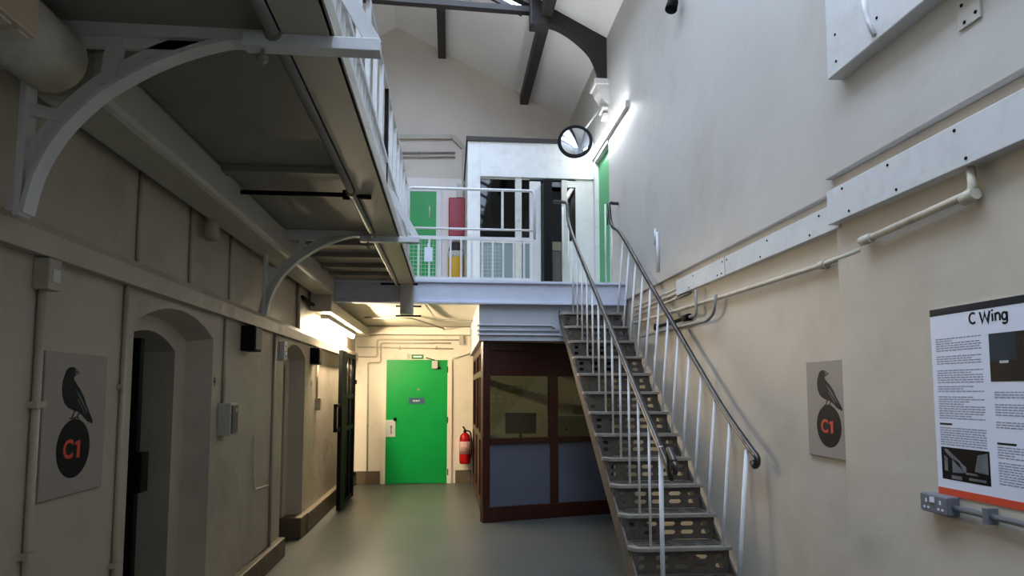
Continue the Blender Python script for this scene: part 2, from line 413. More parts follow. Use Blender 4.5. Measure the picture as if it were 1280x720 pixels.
# ================================================================== GALLERY (left walkway)
XO, XI = -.40, -.58
gl = thing('gallery', (-1.0, 4.2, 0), 'grey metal walkway running along the left wall overhead', 'walkway')
gl['kind'] = 'structure'
MB().box((XL, .4, 2.755), (XI+.08, 7.47, 2.80)).build('deck', M_DECK, gl)
MB().box((XI, .4, 2.70), (XO, 7.44, 2.716)).box((XO-.015, .4, 2.70), (XO, 7.44, 2.80)).box((XI, .4, 2.70), (XI+.012, 7.44, 2.755)).build('fascia', M_FASC, gl, bev=.003)
for y in (3.72, 5.55, 6.05, 6.55, 7.0):
    MB().box((XL+.22, y-.05, 2.715), (XI-.04, y+.05, 2.756)).build('joist', M_DECK, gl, bev=.004)
# gallery railing
gr = thing('gallery_railing', (-.49, 4.4, 2.8), 'white railing with raised bars along the open edge of the left walkway', 'railing')
XG = -.505
MB().tube([(XG, 1.2, zt), (XG, 7.5, zt)], .016).build('top_rail', M_WHITE, gr)
MB().box((XG-.018, 1.2, zl_-.018), (XG+.018, 7.5, zl_+.018)).build('lower_rail', M_WHITE, gr)
MB().box((XG-.012, 1.2, 2.81), (XG+.012, 7.5, 2.845)).build('bottom_rail', M_WHITE, gr)
k = 0
while 1.25 + k*.124 < 7.45:
    y = 1.25 + k*.124
    MB().box((XG-.009, y-.011, 2.80), (XG+.009, y+.011, zl_)).build('baluster', M_WHITE, gr); k += 1
for k in range(12):
    y = 3.1 + k*.385
    dark = k == 5
    MB().box((XG-.014, y-.022, 2.72 if dark else zl_), (XG+.014, y+.022, zt+.01)).build('post', M_BLACK if dark else M_WHITE, gr)

# brackets
Yk = 2.30
arcpx = [(36, 268), (48, 226), (66, 190), (92, 156), (130, 122), (168, 99), (210, 79), (262, 62), (318, 52), (352, 50)]
arc = [oY(x, y, Yk) for x, y in arcpx]
def bracket(y, label):
    o = thing('gallery_bracket', (-1.2, y, 2.1), label, 'bracket', 'curved brackets under the walkway')
    dy = y - Yk
    A = bez([V((p.x, p.y+dy, p.z)) for p in arc], 5)
    A[0].x = max(A[0].x, XL+.01)
    rib = MB(); web = MB()
    N = len(A); w = .032
    Lo = []; Hi = []
    for i, p in enumerate(A):
        t = (A[min(i+1, N-1)] - A[max(i-1, 0)]).normalized(); nrm = V((-t.z, 0, t.x))
        Lo.append(p); Hi.append(p + nrm*.016)
    for i in range(N-1):
        rib.add([Lo[i]+V((0,-w,0)), Lo[i]+V((0,w,0)), Lo[i+1]+V((0,w,0)), Lo[i+1]+V((0,-w,0)),
                 Hi[i]+V((0,-w,0)), Hi[i]+V((0,w,0)), Hi[i+1]+V((0,w,0)), Hi[i+1]+V((0,-w,0))],
                [(0,3,2,1),(4,5,6,7),(0,1,5,4),(1,2,6,5),(2,3,7,6),(3,0,4,7)])
    rib.build('arch_rib', M_BRK, o)
    T = [(A[min(i+1, N-1)] - A[max(i-1, 0)]).normalized() for i in range(N)]
    In = [Hi[i] for i in range(N)]; Ou = [Hi[i] + V((-T[i].z, 0, T[i].x))*.055 for i in range(N)]
    e = V((0, .01, 0))
    vs = [q for i in range(N) for q in (In[i]-e, In[i]+e, Ou[i]+e, Ou[i]-e)]
    fs = [(0,1,2,3), (4*N-4, 4*N-1, 4*N-2, 4*N-3)]
    for i in range(N-1):
        for k in range(4):
            l = (k+1) % 4; fs.append((4*i+k, 4*i+l, 4*i+4+l, 4*i+4+k))
    web.add(vs, fs)
    web.build('arch_web', M_BRK, o)
    mb = MB().box((A[0].x-.035, y-.03, A[0].z-.01), (A[0].x-.012, y+.03, 2.74)).box((XL, y-.03, 2.60), (A[0].x-.012, y+.03, 2.68)); mb.build('wall_leg', M_BRK, o, bev=.003)
    MB().box((XL, y-.035, 2.715), (XI, y+.035, 2.755)).box((XL, y-.01, 2.68), (XI-.3, y+.01, 2.72)).build('top_leg', M_BRK, o)
    p = oY(139, 118, Yk); q = oY(146, 70, Yk)
    MB().bar((p.x-.01, y, p.z+.03), (q.x, y, 2.73), .03, .05, (1,0,0)).build('strut', M_BRK, o)
    p = oY(88, 160, Yk); MB().bar((p.x, y, p.z+.03), (A[0].x-.02, y, p.z+.06), .03, .04).build('strut', M_BRK, o)
    MB().box((-.70, y-.12, 2.655), (-.245, y-.06, 2.70)).build('cross_bar', M_WHITE, o, bev=.003)
    MB().bar((-.262, y-.09, 2.685), (-.475, y-.09, 3.06), .018, .05, (1,0,0)).build('stay', M_WHITE, o)
    MB().tube([(-.64, y-.09, 2.60), (-.64, y-.09, 2.70)], .008).lathe([(.02, 2.615), (.02, 2.635)], (-.64, y-.09, 0), 6).build('bolt', M_DECK, o)
bracket(Yk, 'large curved iron bracket under the walkway, closest to the top left corner')
bracket(5.20, 'small curved iron bracket under the walkway before the green door')

# pipe and box duct in the corner under the walkway
tag(MB().tube([(-1.355, 1.95, 2.63), (-1.365, 2.30, 2.63)], .118, 24).build('pipe', M_CREAM), 'fat round cream pipe under the walkway before the large bracket', 'pipe')
tag(MB().bar((-1.385, 2.43, 2.655), (-1.385, 7.30, 2.655), .24, .20).build('duct', M_FASC, bev=.03), 'long boxed duct in the corner of wall and walkway beyond the large bracket', 'duct')
dd = MB(); dd.box((-1.53, 7.31, 2.37), (-1.30, 7.55, 2.68)); dd.box((-1.53, 7.55, 2.37), (-1.30, 10.7, 2.50))
tag(dd.build('duct', M_FASC, bev=.008), 'stepped lower boxed duct above the glowing warm lamp', 'duct')
pj = MB().tube([(-.60, .8, 2.70), (-.60, 7.4, 2.70)], .021)
for y in (2.2, 3.95, 4.97, 5.2): pj.tube([(-.60, y-.03, 2.70), (-.60, y+.03, 2.70)], .031)
tag(pj.build('pipe', M_DECK), 'thin jointed pipe running under the walkway beside its edge', 'pipe')
tag(MB().tube([(-1.35, 4.02, 2.70), (-.50, 4.02, 2.70)], .014).tube([(-.56, 4.02, 2.70), (-.49, 4.02, 2.70)], .024).tube([(-.66, 4.02, 2.70), (-.62, 4.02, 2.70)], .03).build('rod', M_BLACK), 'dark tie rod crossing under the walkway between the two brackets', 'rod')

# boxed casing, top left corner
la = thing('duct_box', (-1.25, 1.84, 2.47), 'beige box casing at the start of the fat round pipe, top left corner', 'box')
MB().box((-1.46, 1.74, 2.505), (-1.185, 1.93, 2.75)).build('casing', mat('beige_casing', rgb(206, 184, 158), .5, spread=.1, scale=8), la, bev=.006)
MB().box((-1.44, 1.79, 2.498), (-1.20, 1.84, 2.506)).box((-1.44, 1.87, 2.498), (-1.20, 1.92, 2.506)).build('bottom_strip', M_CREAM, la)
# warm fluorescent lamp at the far end of the left side
fl = thing('tube_lamp', (-1.43, 8.3, 2.3), 'glowing warm tube lamp under the duct at the far end of the left wall', 'lamp')
MB().box((-1.48, 7.65, 2.325), (-1.40, 9.95, 2.37)).build('housing', M_LGREY, fl)
MB().tube([(-1.44, 7.7, 2.30), (-1.44, 9.9, 2.30)], .019, 12).build('tube', M_TUBEW, fl)
# cool tube over the upper door on the right wall
p0, p1 = oX(781, 129, 2.0), oX(739, 199, 2.0)
ct = thing('tube_lamp', ((2.0), (p0.y+p1.y)/2, p0.z), 'bright cool tube lamp above the upper door on the right wall', 'lamp')
MB().box((2.005, p0.y, p0.z-.04), (2.052, p1.y, p0.z+.04)).build('housing', M_LGREY, ct, bev=.004)
MB().tube([(1.975, p0.y+.04, p0.z), (1.975, p1.y-.04, p0.z)], .022, 12).build('tube', M_TUBE, ct)

# ================================================================== DOORS
def door_frame(o, x0, x1, z0, z1, y, w, mtl, d=.035, wt=None):
    wt = w if wt is None else wt
    MB().box((x0-w, y-d, z0), (x0, y, z1+wt)).box((x1, y-d, z0), (x1+w, y, z1+wt)).box((x0, y-d, z1), (x1, y, z1+wt)).build('frame', mtl, o, bev=.004)
dx0, dx1, dz1 = oY(482.5, 530, YF).x, oY(559, 530, YF).x, oY(520, 450, YF).z
d1 = MB().box((dx0, YF-.03, .006), (dx1, YF-.002, dz1)).build('door_1', M_GREEN, bev=.003)
struct(d1, 'green door at the far end of the ground floor with a blue name plate', 'door')
door_frame(d1, dx0, dx1, 0, dz1, YF, .075, M_WF, wt=.008)
a, b = oY(482.5, 525, YF-.04), oY(494, 546, YF-.04)
lk = MB().box((a.x, YF-.045, b.z), (b.x, YF-.03, a.z)).build('lock_plate', M_LGREY, d1, bev=.003)
MB().lathe([(.018, 0), (.018, .005)], ((a.x+b.x)/2+.01, YF-.045, (a.z+b.z)/2+.03), 12, (0,-1,0)).box(((a.x+b.x)/2, YF-.05, (a.z+b.z)/2-.09), ((a.x+b.x)/2+.02, YF-.045, (a.z+b.z)/2+.02)).build('keyhole_cover', M_GREYP, lk)
h = oY(494, 524, YF-.05)
MB().lathe([(.018, 0), (.022, .03), (.03, .06), (.018, .075)], (h.x, YF-.03, h.z), 14, (0,-1,0)).build('knob', M_BLACK, d1)
c1, c2 = oY(540, 451, YF-.05), oY(551, 461, YF-.05)
cl = MB().box((c1.x, YF-.09, c2.z), (c2.x-.05, YF-.03, c1.z)).build('door_closer', M_LGREY, d1, bev=.008)
MB().bar((c1.x+.05, YF-.07, c1.z+.01), (c1.x-.1, YF-.06, c1.z+.05), .02, .015).box((c2.x-.05, YF-.07, c2.z-.005), (c2.x, YF-.03, c2.z+.03)).build('closer_arm', M_BLACK, cl)
a, b = oY(510.5, 497, YF-.035), oY(531, 505, YF-.035)
npl = MB().box((a.x, YF-.037, b.z), (b.x, YF-.03, a.z)).build('name_plate', M_BLUES, d1)
mb = MB()
for k, (u0, u1) in enumerate(((.28, .42), (.45, .58), (.61, .68))):
    mb.box((a.x+(b.x-a.x)*u0, YF-.039, b.z+.04), (a.x+(b.x-a.x)*u1, YF-.037, b.z+.065))
mb.build('lettering', M_LGREY, npl)
p = oY(523, 487, YF-.035); MB().lathe([(.012, 0), (.02, .004), (.014, .012)], (p.x, YF-.03, p.z), 12, (0,-1,0)).build('peephole', M_BRASS, d1)
for py in (462, 525, 590):
    p = oY(559.5, py, YF-.03); MB().box((p.x-.008, YF-.038, p.z-.05), (p.x+.01, YF-.03, p.z+.05)).build('hinge', M_TRUSS, d1)
# exit sign
a, b = oY(514.5, 443.2, YF), oY(529.5, 448.8, YF)
es = thing('exit_sign', ((a.x+b.x)/2, YF-.01, b.z), 'small green and white exit sign over the ground floor green door', 'sign')
MB().box((a.x, YF-.012, b.z), (b.x, YF, a.z)).build('plate', M_EXITG, es)
mb = MB().box((a.x+.03, YF-.014, b.z+.026), (b.x-.03, YF-.012, a.z-.022)); mb.build('lettering', M_PAPER, es)
MB().box((a.x-.07, YF-.010, b.z), (a.x-.015, YF, a.z+.01)).build('pictogram_plate', M_LGREY, es)

# upper far door (on the landing)
ux0, ux1, uz1 = -.86, oY(545, 300, YF).x, oY(530, 240, YF).z
d2 = MB().box((ux0, YF-.03, LAND), (ux1, YF-.002, uz1)).build('door_2', M_GREEN, bev=.003)
struct(d2, 'green door on the upper landing behind the railing, left of the red cabinet', 'door')
door_frame(d2, ux0, ux1, LAND, uz1, YF, .09, M_WHITE)
p = oY(537, 258, YF-.05); q = oY(537, 274, YF-.05)
MB().tube([(p.x, YF-.05, p.z), (p.x, YF-.05, q.z)], .012).build('pull_handle', M_LGREY, d2)
# upper right wall door
d3 = MB().box((2.09, 8.26, LAND), (2.13, 8.96, 4.74)).build('door_3', M_GREEN2); struct(d3, 'narrow pale green door in the right wall at the top of the stairs', 'door')
MB().box((2.03, 8.96, LAND), (2.13, 9.04, 4.82)).box((2.03, 8.22, 4.74), (2.13, 9.04, 4.82)).build('frame', M_WHITE, d3, bev=.006)
MB().tube([(2.07, 8.4, 3.7), (2.07, 8.4, 3.85)], .01).build('handle', M_STEEL, d3)

# ================================================================== OFFICE CUBICLE on the landing
YO = 9.1
def ox(px): return oY(px, 300, YO).x
def oz(py): return oY(640, py, YO).z
xl, xr_ = ox(584), 2.05
ztop = oz(178)
of = thing('office_cubicle', ((xl+xr_)/2, YO+.8, LAND), 'white glazed office cubicle on the landing with a dark top edge', 'office')
MB().box((xl, YO, LAND), (ox(600), YO+.08, ztop)).build('pilaster', M_WHITE, of, bev=.005)
MB().box((ox(600), YO, oz(219)), (xr_, YO+.08, ztop)).box((ox(600), YO-.03, oz(222)), (ox(748), YO+.08, oz(216))).build('header', M_WHITE, of)
MB().box((xl-.02, YO-.03, ztop), (ox(725), YO+1.9, ztop+.06)).build('top_edge', M_TRUSS, of)
MB().box((xl, YO+.08, LAND), (xl+.06, YF-.01, ztop)).build('side_wall', M_WHITE, of)
MB().box((ox(725), YO, ztop), (xr_, YF, ztop+.03)).build('roof', M_WHITE, of)
# sliding window with lower pane
wx0, wx1 = ox(600), ox(662)
wf = MB()
wf.box((wx0, YO+.01, oz(304)), (wx1, YO+.06, oz(298))); wf.box((wx0, YO+.0, oz(350)), (wx1, YO+.07, LAND))
wf.box((ox(644), YO-.01, LAND), (ox(652), YO+.05, oz(221))); wf.box((wx0, YO+.01, oz(224)), (wx1, YO+.06, oz(220)))
w1 = wf.build('window_frame', M_LGREY, of)
MB().box((wx0, YO+.03, oz(300)), (wx1, YO+.036, oz(221))).build('pane', M_GLD, w1)
p = oY(648, 268, YO-.02); MB().box((p.x-.012, YO-.03, p.z-.10), (p.x+.012, YO-.01, p.z+.10)).build('sash_handle', M_LGREY, w1, bev=.005)
MB().box((wx0, YO+.02, LAND), (wx1, YO+.03, oz(301))).build('lower_panel', mat('teal_grey_panel', rgb(120, 138, 138), .4), of)
MB().box((wx1, YO-.01, LAND), (ox(676), YO+.07, oz(226))).build('door_post', M_WHITE, of, bev=.004)
dr = MB().box((ox(676), YO-.32, LAND+.01), (ox(686), YO+.0, oz(232))).build('door', M_BLACK, of)
MB().box((ox(686), YO+.02, oz(304)), (ox(702), YO+.03, oz(232))).build('pane', M_GLD, dr)
MB().box((ox(686), YO, oz(312)), (ox(702), YO+.05, oz(301))).build('middle_rail', M_OLIVE, dr)
MB().box((ox(686), YO+.01, LAND), (ox(702), YO+.05, oz(311))).build('lower_board', M_DGREY, dr)
MB().box((ox(686), YO, oz(232)), (ox(702), YO+.06, oz(226))).build('door_head', M_GREYP, dr)
MB().box((ox(702), YO-.03, LAND), (ox(709), YO+.07, oz(224))).build('door_jamb', M_LGREY, of, bev=.003)
w2 = MB().box((ox(709), YO, LAND), (ox(722), YO+.06, oz(300))).box((ox(720), YO, oz(300)), (xr_, YO+.06, oz(219))).box((ox(722), YO, LAND), (xr_, YO+.06, oz(300))).box((ox(709), YO, oz(232)), (ox(720), YO+.06, oz(224))).build('end_wall', M_WHITE, of)
MB().box((ox(709), YO+.03, oz(300)), (ox(720), YO+.036, oz(232))).build('pane', M_GLD, w2)
# things on the landing left of the office
a, b = oY(561, 248, YF-.1), oY(582.5, 297, YF-.1)
rc = thing('hose_cabinet', ((a.x+b.x)/2, YF, b.z), 'dark red cabinet on the upper wall beside the office cubicle', 'cabinet')
MB().box((a.x, YF-.16, b.z), (b.x-.02, YF, a.z)).build('body', M_RED, rc, bev=.01)
MB().box((a.x+.012, YF-.172, b.z+.012), (b.x-.032, YF-.16, a.z-.012)).build('door', M_RED, rc, bev=.006)
a, b = oY(562, 305, YF-.1), oY(577, 345, YF-.1)
yb = thing('bin', ((a.x+b.x)/2, YF-.2, LAND), 'yellow bin with a dark lid standing below the red cabinet', 'bin')
zy = LAND+.001
yb.location.z = zy
h1, h2 = oY(570, 315, YF-.2).z - zy, oY(570, 303, YF-.2).z - zy
bx = (a.x+b.x)/2
MB().lathe([(.10, 0), (.115, .02), (.13, h1-.12), (.13, h1-.10)], (bx, YF-.2, zy), 18).build('body', M_YEL, yb)
MB().lathe([(.131, h1-.10), (.135, h1)], (bx, YF-.2, zy), 18).build('collar', M_LGREY, yb)
MB().lathe([(.12, h1), (.12, h1+.03), (.09, h2-.01), (.05, h2)], (bx, YF-.2, zy), 18).build('lid', M_TRUSS, yb)
# white trunking and pipes on the upper far wall
def wp(px, py, off=.03): p = oY(px, py, YF); return V((p.x, YF-off, p.z))
t = MB(); P = [wp(470, 172), wp(566, 172), wp(580.5, 186), wp(580.5, 232)]
for i in range(3): t.bar(P[i], P[i+1], .05, .075, (0,0,1)) if i < 2 else t.box((P[2].x-.04, YF-.055, P[3].z), (P[2].x+.03, YF-.005, P[2].z+.03))
tag(t.build('trunking', M_FASC), 'pale boxed trunking with a bent corner on the upper wall above the green door', 'trunking')
tag(MB().tube([wp(470, 191.5), wp(569, 191.5)], .014).tube([wp(522, 191.5), wp(525, 191.5)], .022).build('conduit', M_GREYPIPE), 'upper of two thin pipes on the upper far wall', 'pipe', 'pipes on the upper far wall')
tag(MB().tube([wp(470, 197), wp(569, 197)], .012).build('conduit', M_GREYPIPE), 'lower of two thin pipes on the upper far wall', 'pipe', 'pipes on the upper far wall')
a, b = wp(571, 232), wp(579, 248); tag(MB().box((a.x, YF-.09, b.z-.01), (b.x, YF, a.z)).build('junction_box', M_LGREY, bev=.005), 'small pale box on the wall just above the red cabinet', 'box')

# ================================================================== KIOSK
K0 = V((.385, 7.63, 0)); th = .27
ku = V((math.cos(th), math.sin(th), 0)); kn = V((-math.sin(th), math.cos(th), 0))
KL = (2.045 - K0.x) / ku.x
def kb(mb, s0, s1, z0, z1, d0=0., d1=.08):
    mb.obox(K0 + ku*s0 + kn*d0 + V((0,0,z0)), ku*(s1-s0), kn*(d1-d0), (0,0,z1-z0)); return mb
ko = thing('kiosk', (1.2, 8.3, 0), 'dark wooden glazed kiosk under the landing beside the stairs', 'kiosk')
def s_at(px, z=1.0):   # distance along the front for a pixel column
    d = ray(px, 540); A = (d.x, d.y)
    # EYE + t d = K0 + s ku
    det = A[0]*(-ku.y) + A[1]*ku.x
    return (A[0]*K0.y - A[1]*K0.x) / det if abs(det) > 1e-9 else 0
s1, s2 = s_at(688), s_at(698)
kb(MB(), 0, .09, 0, 2.08, 0, .09).build('corner_post', M_WOOD, ko, bev=.006)
kb(MB(), s1, s2, .14, 1.80, .0, .08).build('mullion', M_WOOD, ko, bev=.005)
kb(MB(), 0, KL, 0, .17, -.012, .09).build('plinth', M_WOOD, ko, bev=.005)
kb(kb(MB(), .09, KL, 1.98, 2.08, -.01, .09), .09, KL, 1.68, 1.80, -.005, .08).build('head_rail', M_WOOD, ko, bev=.005)
kb(MB(), .09, KL, 1.78, 2.0, .025, .05).build('fascia_panel', M_WOOD, ko)
kb(kb(MB(), .09, s1, .89, .95, -.01, .08), s2, KL, .89, .95, -.01, .08).build('sill', M_WOOD, ko, bev=.004)
kb(MB(), .09, s1, .17, .89, .02, .05).build('lower_board', M_BLUEP, ko)
kb(MB(), s2, KL, .17, .89, .02, .05).build('lower_board', M_BLUEP, ko)
kb(MB(), .09, s1, .95, 1.68, .035, .041).build('pane', M_GL, ko)
kb(MB(), s2, KL, .95, 1.68, .035, .041).build('pane', M_GL, ko)
# left side, running back to the far wall
sx = K0.x
sd = MB()
for (y0, y1) in ((7.72, 7.78), (8.6, 8.68), (9.6, 9.68), (10.85, 10.94)): sd.box((sx, y0, 0), (sx+.06, y1, 2.08))
sd.box((sx, 7.72, 0), (sx+.06, 10.94, .17)); sd.box((sx, 7.72, .89), (sx+.06, 10.94, .97)); sd.box((sx, 7.72, 1.98), (sx+.06, 10.94, 2.08)); sd.box((sx, 7.72, 1.68), (sx+.06, 10.94, 1.76))
sd.build('side_frame', M_WOOD, ko, bev=.004)
MB().box((sx+.02, 7.75, .17), (sx+.04, 10.9, .89)).build('side_board', M_WOOD, ko)
MB().box((sx+.025, 7.75, .97), (sx+.031, 10.9, 1.98)).build('side_pane', M_GL, ko)
kc = thing('counter', (1.6, 9.3, 0), 'pale counter cupboard inside the kiosk behind the right pane', 'counter')
MB().box((1.42, 9.0, 0), (2.05, 9.5, 1.12)).build('body', M_DESK, kc)
MB().box((1.38, 8.95, 1.12), (2.06, 9.55, 1.16)).build('top', M_LGREY, kc)
MB().lathe([(.015, 0), (.02, .03)], (1.6, 9.0, .98), 10, (0,-1,0)).build('knob', M_BLACK, kc)
mo = thing('monitor', (1.05, 9.7, 0), 'dark screen on a stand inside the kiosk behind the left pane', 'monitor')
dk = thing('desk', (.95, 9.9, 0), 'low desk inside the kiosk carrying the dark screen', 'desk')
MB().box((.5, 9.5, .70), (1.35, 10.4, .74)).build('top', M_DESK, dk)
for (x, y) in ((.53, 9.53), (1.28, 9.53), (.53, 10.33), (1.28, 10.33)): MB().box((x, y, 0), (x+.04, y+.04, .70)).build('leg', M_BLACK, dk)
mo.location = V((1.05, 9.7, .74))
MB().box((.95, 9.65, .74), (1.15, 9.8, .755)).box((1.03, 9.71, .755), (1.07, 9.74, .9)).build('stand', M_BLACK, mo)
MB().box((.82, 9.68, .88), (1.28, 9.71, 1.18)).build('screen', M_BLACK, mo, bev=.006)

# fire extinguisher
p = oY(581, 580, 10.75)
fe = thing('fire_extinguisher', (p.x, 10.80, p.z), 'red fire extinguisher on the wall beside the kiosk', 'fire extinguisher')
pz = p.z; px_ = p.x
MB().lathe([(.075, 0), (.088, .015), (.09, .05), (.09, .40), (.075, .46), (.04, .49), (.025, .50)], (px_, 10.80, pz), 24).build('cylinder', M_DRED, fe)
MB().lathe([(.0915, .16), (.0915, .36)], (px_, 10.80, pz), 24).build('label_band', mat('extinguisher_label', rgb(214, 170, 165), .5, spread=.5, scale=26), fe)
MB().lathe([(.024, .50), (.024, .54)], (px_, 10.80, pz), 12).bar((px_, 10.80, pz+.55), (px_-.03, 10.74, pz+.60), .025, .012).bar((px_, 10.80, pz+.54), (px_+.01, 10.72, pz+.55), .025, .012).build('valve', M_BLACK, fe)
MB().tube(bez([(px_+.02, 10.79, pz+.53), (px_+.09, 10.76, pz+.50), (px_+.11, 10.76, pz+.3), (px_+.10, 10.76, pz+.1)], 6), .011).build('hose', M_BLACK, fe)
MB().box((px_-.03, 10.88, pz+.2), (px_+.03, YF, pz+.28)).build('wall_bracket', M_BLACK, fe)

# conduits on the far wall
def fp(px, py, off=.02): p = oY(px, py, YF-off); return V((p.x, YF-off, p.z))
tag(MB().tube(fillet([fp(576, 425), fp(471.5, 424.5), fp(471.5, 446), fp(446, 446)], .04), .013).build('conduit', M_CREAM), 'cream pipe stepping down across the far wall, the outer of two bent runs', 'pipe', 'bent pipes on the far wall')
tag(MB().tube(fillet([fp(564, 429), fp(476, 429), fp(476, 453), fp(460, 453), fp(459, 598)], .04), .013).build('conduit', M_CREAM), 'cream pipe bending down to the floor between the black gate and the green door', 'pipe', 'bent pipes on the far wall')
c = MB().tube([fp(446, 433.5, .05), fp(567, 436, .05)], .010)
for x in (500, 545): c.tube([fp(x-1, 434.7, .03), fp(x+1, 434.7, .03)], .03)
tag(c.build('conduit', M_CREAM), 'straight thin cream pipe just above the exit sign', 'pipe')
tag(MB().tube(fillet([fp(567, 448, .03), fp(589, 441, .03)], .02), .010).build('conduit', M_CREAM), 'short slanting pipe on the far wall beside the kiosk top', 'pipe')
a, b = fp(574, 418), fp(579, 431); tag(MB().box((a.x, YF-.07, b.z), (b.x, YF, a.z)).build('junction_box', M_FASC, bev=.004), 'narrow cream box where the far wall pipes meet by the kiosk', 'box')
tag(MB().tube(fillet([(-1.2, 9.3, 2.53), (-.55, 9.3, 2.53), (-.1, 10.5, 2.50), (-.1, 10.7, 2.50)], .08), .012).build('conduit', M_GREYPIPE), 'thin bent cable pipe on the low ceiling before the green door', 'pipe')
tag(MB().tube(fillet([(-.30, 7.9, 2.545), (-.22, 9.2, 2.53), (-.12, 9.5, 2.53), (.33, 9.6, 2.53)], .08), .012).build('conduit', M_CREAM), 'cream bent pipe on the low ceiling leading to the kiosk side', 'pipe')

# ================================================================== STAIRS
R_, RUN = .18, .255
XA, XB = 1.27, 1.965
Yn = lambda i: 7.6 - RUN*(i-1)
Zn = lambda i: 2.575 - R_*(i-1)
st = thing('staircase', (1.6, 5.7, 0), 'grey pierced iron staircase with white balusters rising to the landing', 'staircase')
def slotted(mb, o, u, v, w, cols, rows, hw, hh, mv=.5):
    """plate with rounded slots: o corner, u and v edges, w thickness; cols are slot centres (fraction of u), rows likewise"""
    o, u, v, w = V(o), V(u), V(v), V(w)
    us = [0] + [(cols[i]+cols[i+1])/2 for i in range(len(cols)-1)] + [1]
    vs = [0] + [(rows[i]+rows[i+1])/2 for i in range(len(rows)-1)] + [1]
    for i, cx in enumerate(cols):
        for j, cy in enumerate(rows):
            a0, a1, b0, b1 = us[i], us[i+1], vs[j], vs[j+1]
            hx, hy = hw[i] if isinstance(hw, list) else hw, hh
            out = [(a0,b0),(cx,b0),(a1,b0),(a1,cy),(a1,b1),(cx,b1),(a0,b1),(a0,cy)]
            cxr = hx*.72
            inn = [(cx-cxr,cy-hy),(cx,cy-hy),(cx+cxr,cy-hy),(cx+hx,cy),(cx+cxr,cy+hy),(cx,cy+hy),(cx-cxr,cy+hy),(cx-hx,cy)]
            P = [o+u*a+v*b for a, b in out] + [o+u*a+v*b for a, b in inn]
            Q = [p + w for p in P]
            fs = []
            for k in range(8):
                l = (k+1) % 8
                fs += [(k, l, 8+l, 8+k), (24+k, 24+l, 16+l, 16+k), (8+k, 8+l, 24+l, 24+k)]
            mb.add(P+Q, fs)
for i in range(1, 15):
    y, z = Yn(i), Zn(i)
    tp = MB()
    slotted(tp, (XA, y+.035, z-.02), (XB-XA, 0, 0), (0, RUN+.0-.03, 0), (0, 0, .016), [.14, .38, .62, .86], [.22, .5, .78], .085, .055)
    tr = tp.build('tread', M_IRON, st)
    # rounded nosing: plan outline bulging past the left cheek
    no = [(XB+.01, y-.02), (XA+.10, y-.02), (XA+.03, y-.012), (XA-.012, y+.03), (XA-.018, y+.09), (XA+.02, y+.10), (XA+.06, y+.05), (XA+.12, y+.04), (XB+.01, y+.04)]
    MB().prism([(a, b, z-.024) for a, b in no], (0, 0, .026)).build('nosing', M_NOSE, tr, bev=.003)
    rp = MB()
    hz = Zn(i+1) if i < 14 else 0
    slotted(rp, (XA+.005, y+.012, hz-.002), (XB-XA-.005, 0, 0), (0, .0, z-.022-hz), (0, .012, 0), [.09, .30, .50, .70, .90], [.32, .70], [.035, .075, .075, .075, .05], .10)
    rp.build('riser', M_IRON, st)
    # left cheek under each tread
    MB().prism([(XA, y+.02, z-.02), (XA, y+RUN+.02, z-.02), (XA, y+RUN+.02, z+R_-.03 if False else z-.03), (XA, y+.05, z-R_-.02), (XA, y+.02, z-R_-.02)], (.012, 0, 0)).build('cheek', M_IRON, st)
sl = R_/RUN
for x in (XA-.006, XB-.006):
    ya, yb_ = 7.62, Yn(14)+.02
    za = lambda y: 2.575 - (7.6-y)*sl
    P = [(x, ya, za(ya)-.10), (x, yb_, za(yb_)-.10), (x, yb_, max(za(yb_)-.25, 0)), (x, yb_+.1, 0.0), (x, ya, za(ya)-.18)]
    MB().prism(P, (.014, 0, 0)).build('stringer', M_IRON, st)
# top riser strip to the landing
rp = MB(); slotted(rp, (XA+.005, 7.57, 2.50), (XB-XA, 0, 0), (0, 0, .0), (0, .01, 0), [.5], [.5], .0, .0) if False else None
# handrails
XHL, XHR = 1.40, 1.995
railz = lambda y, h: 2.575 - (7.6-y)*sl + h
HL = .875; HR = .87
pl = [(XHL-.16, 7.72, 3.79), (XHL-.04, 7.72, 3.79), (XHL, 7.68, 3.74), (XHL, 7.6, 3.52), (XHL, 7.2, railz(7.2, HL))] + [(XHL, y, railz(y, HL)) for y in (6, 5, 4.2)] + [(XHL, 4.10, railz(4.10, HL)-.02)]
ball = oX(843, 580, XHL)
pl += [(XHL, ball.y+.1, ball.z+.075), (XHL, ball.y, ball.z+.01)]
hl = MB().tube(bez(pl, 6), .021, 12)
hl.tube([(XHL, ball.y+.02*math.cos(a), ball.z-.004+.03*math.sin(a)-.02) for a in [2*PI*k/14 for k in range(14)]], .018, 10, closed=True)
hl.build('handrail', M_STEEL, st)
ballr = oX(944, 576, XHR)
XH2 = 1.95
pr = [(2.05, 7.75, 3.80), (XHR, 7.75, 3.80), (XHR-.06, 7.74, 3.80), (XHR-.07, 7.72, 3.74), (XHR-.06, 7.64, 3.50), (XHR-.03, 7.3, railz(7.3, HR+.06))] + [(XHR, y, railz(y, HR)) for y in (6.4, 5.4, 4.7)]
pr += [(XHR, ballr.y+.08, ballr.z+.085), (XHR, ballr.y-.02, ballr.z+.03), (XHR, ballr.y-.025, ballr.z-.015), (XHR, ballr.y+.01, ballr.z-.035), (XHR, ballr.y+.04, ballr.z-.01)]
MB().tube(bez(pr, 6), .021, 12).build('handrail', M_STEEL, st)
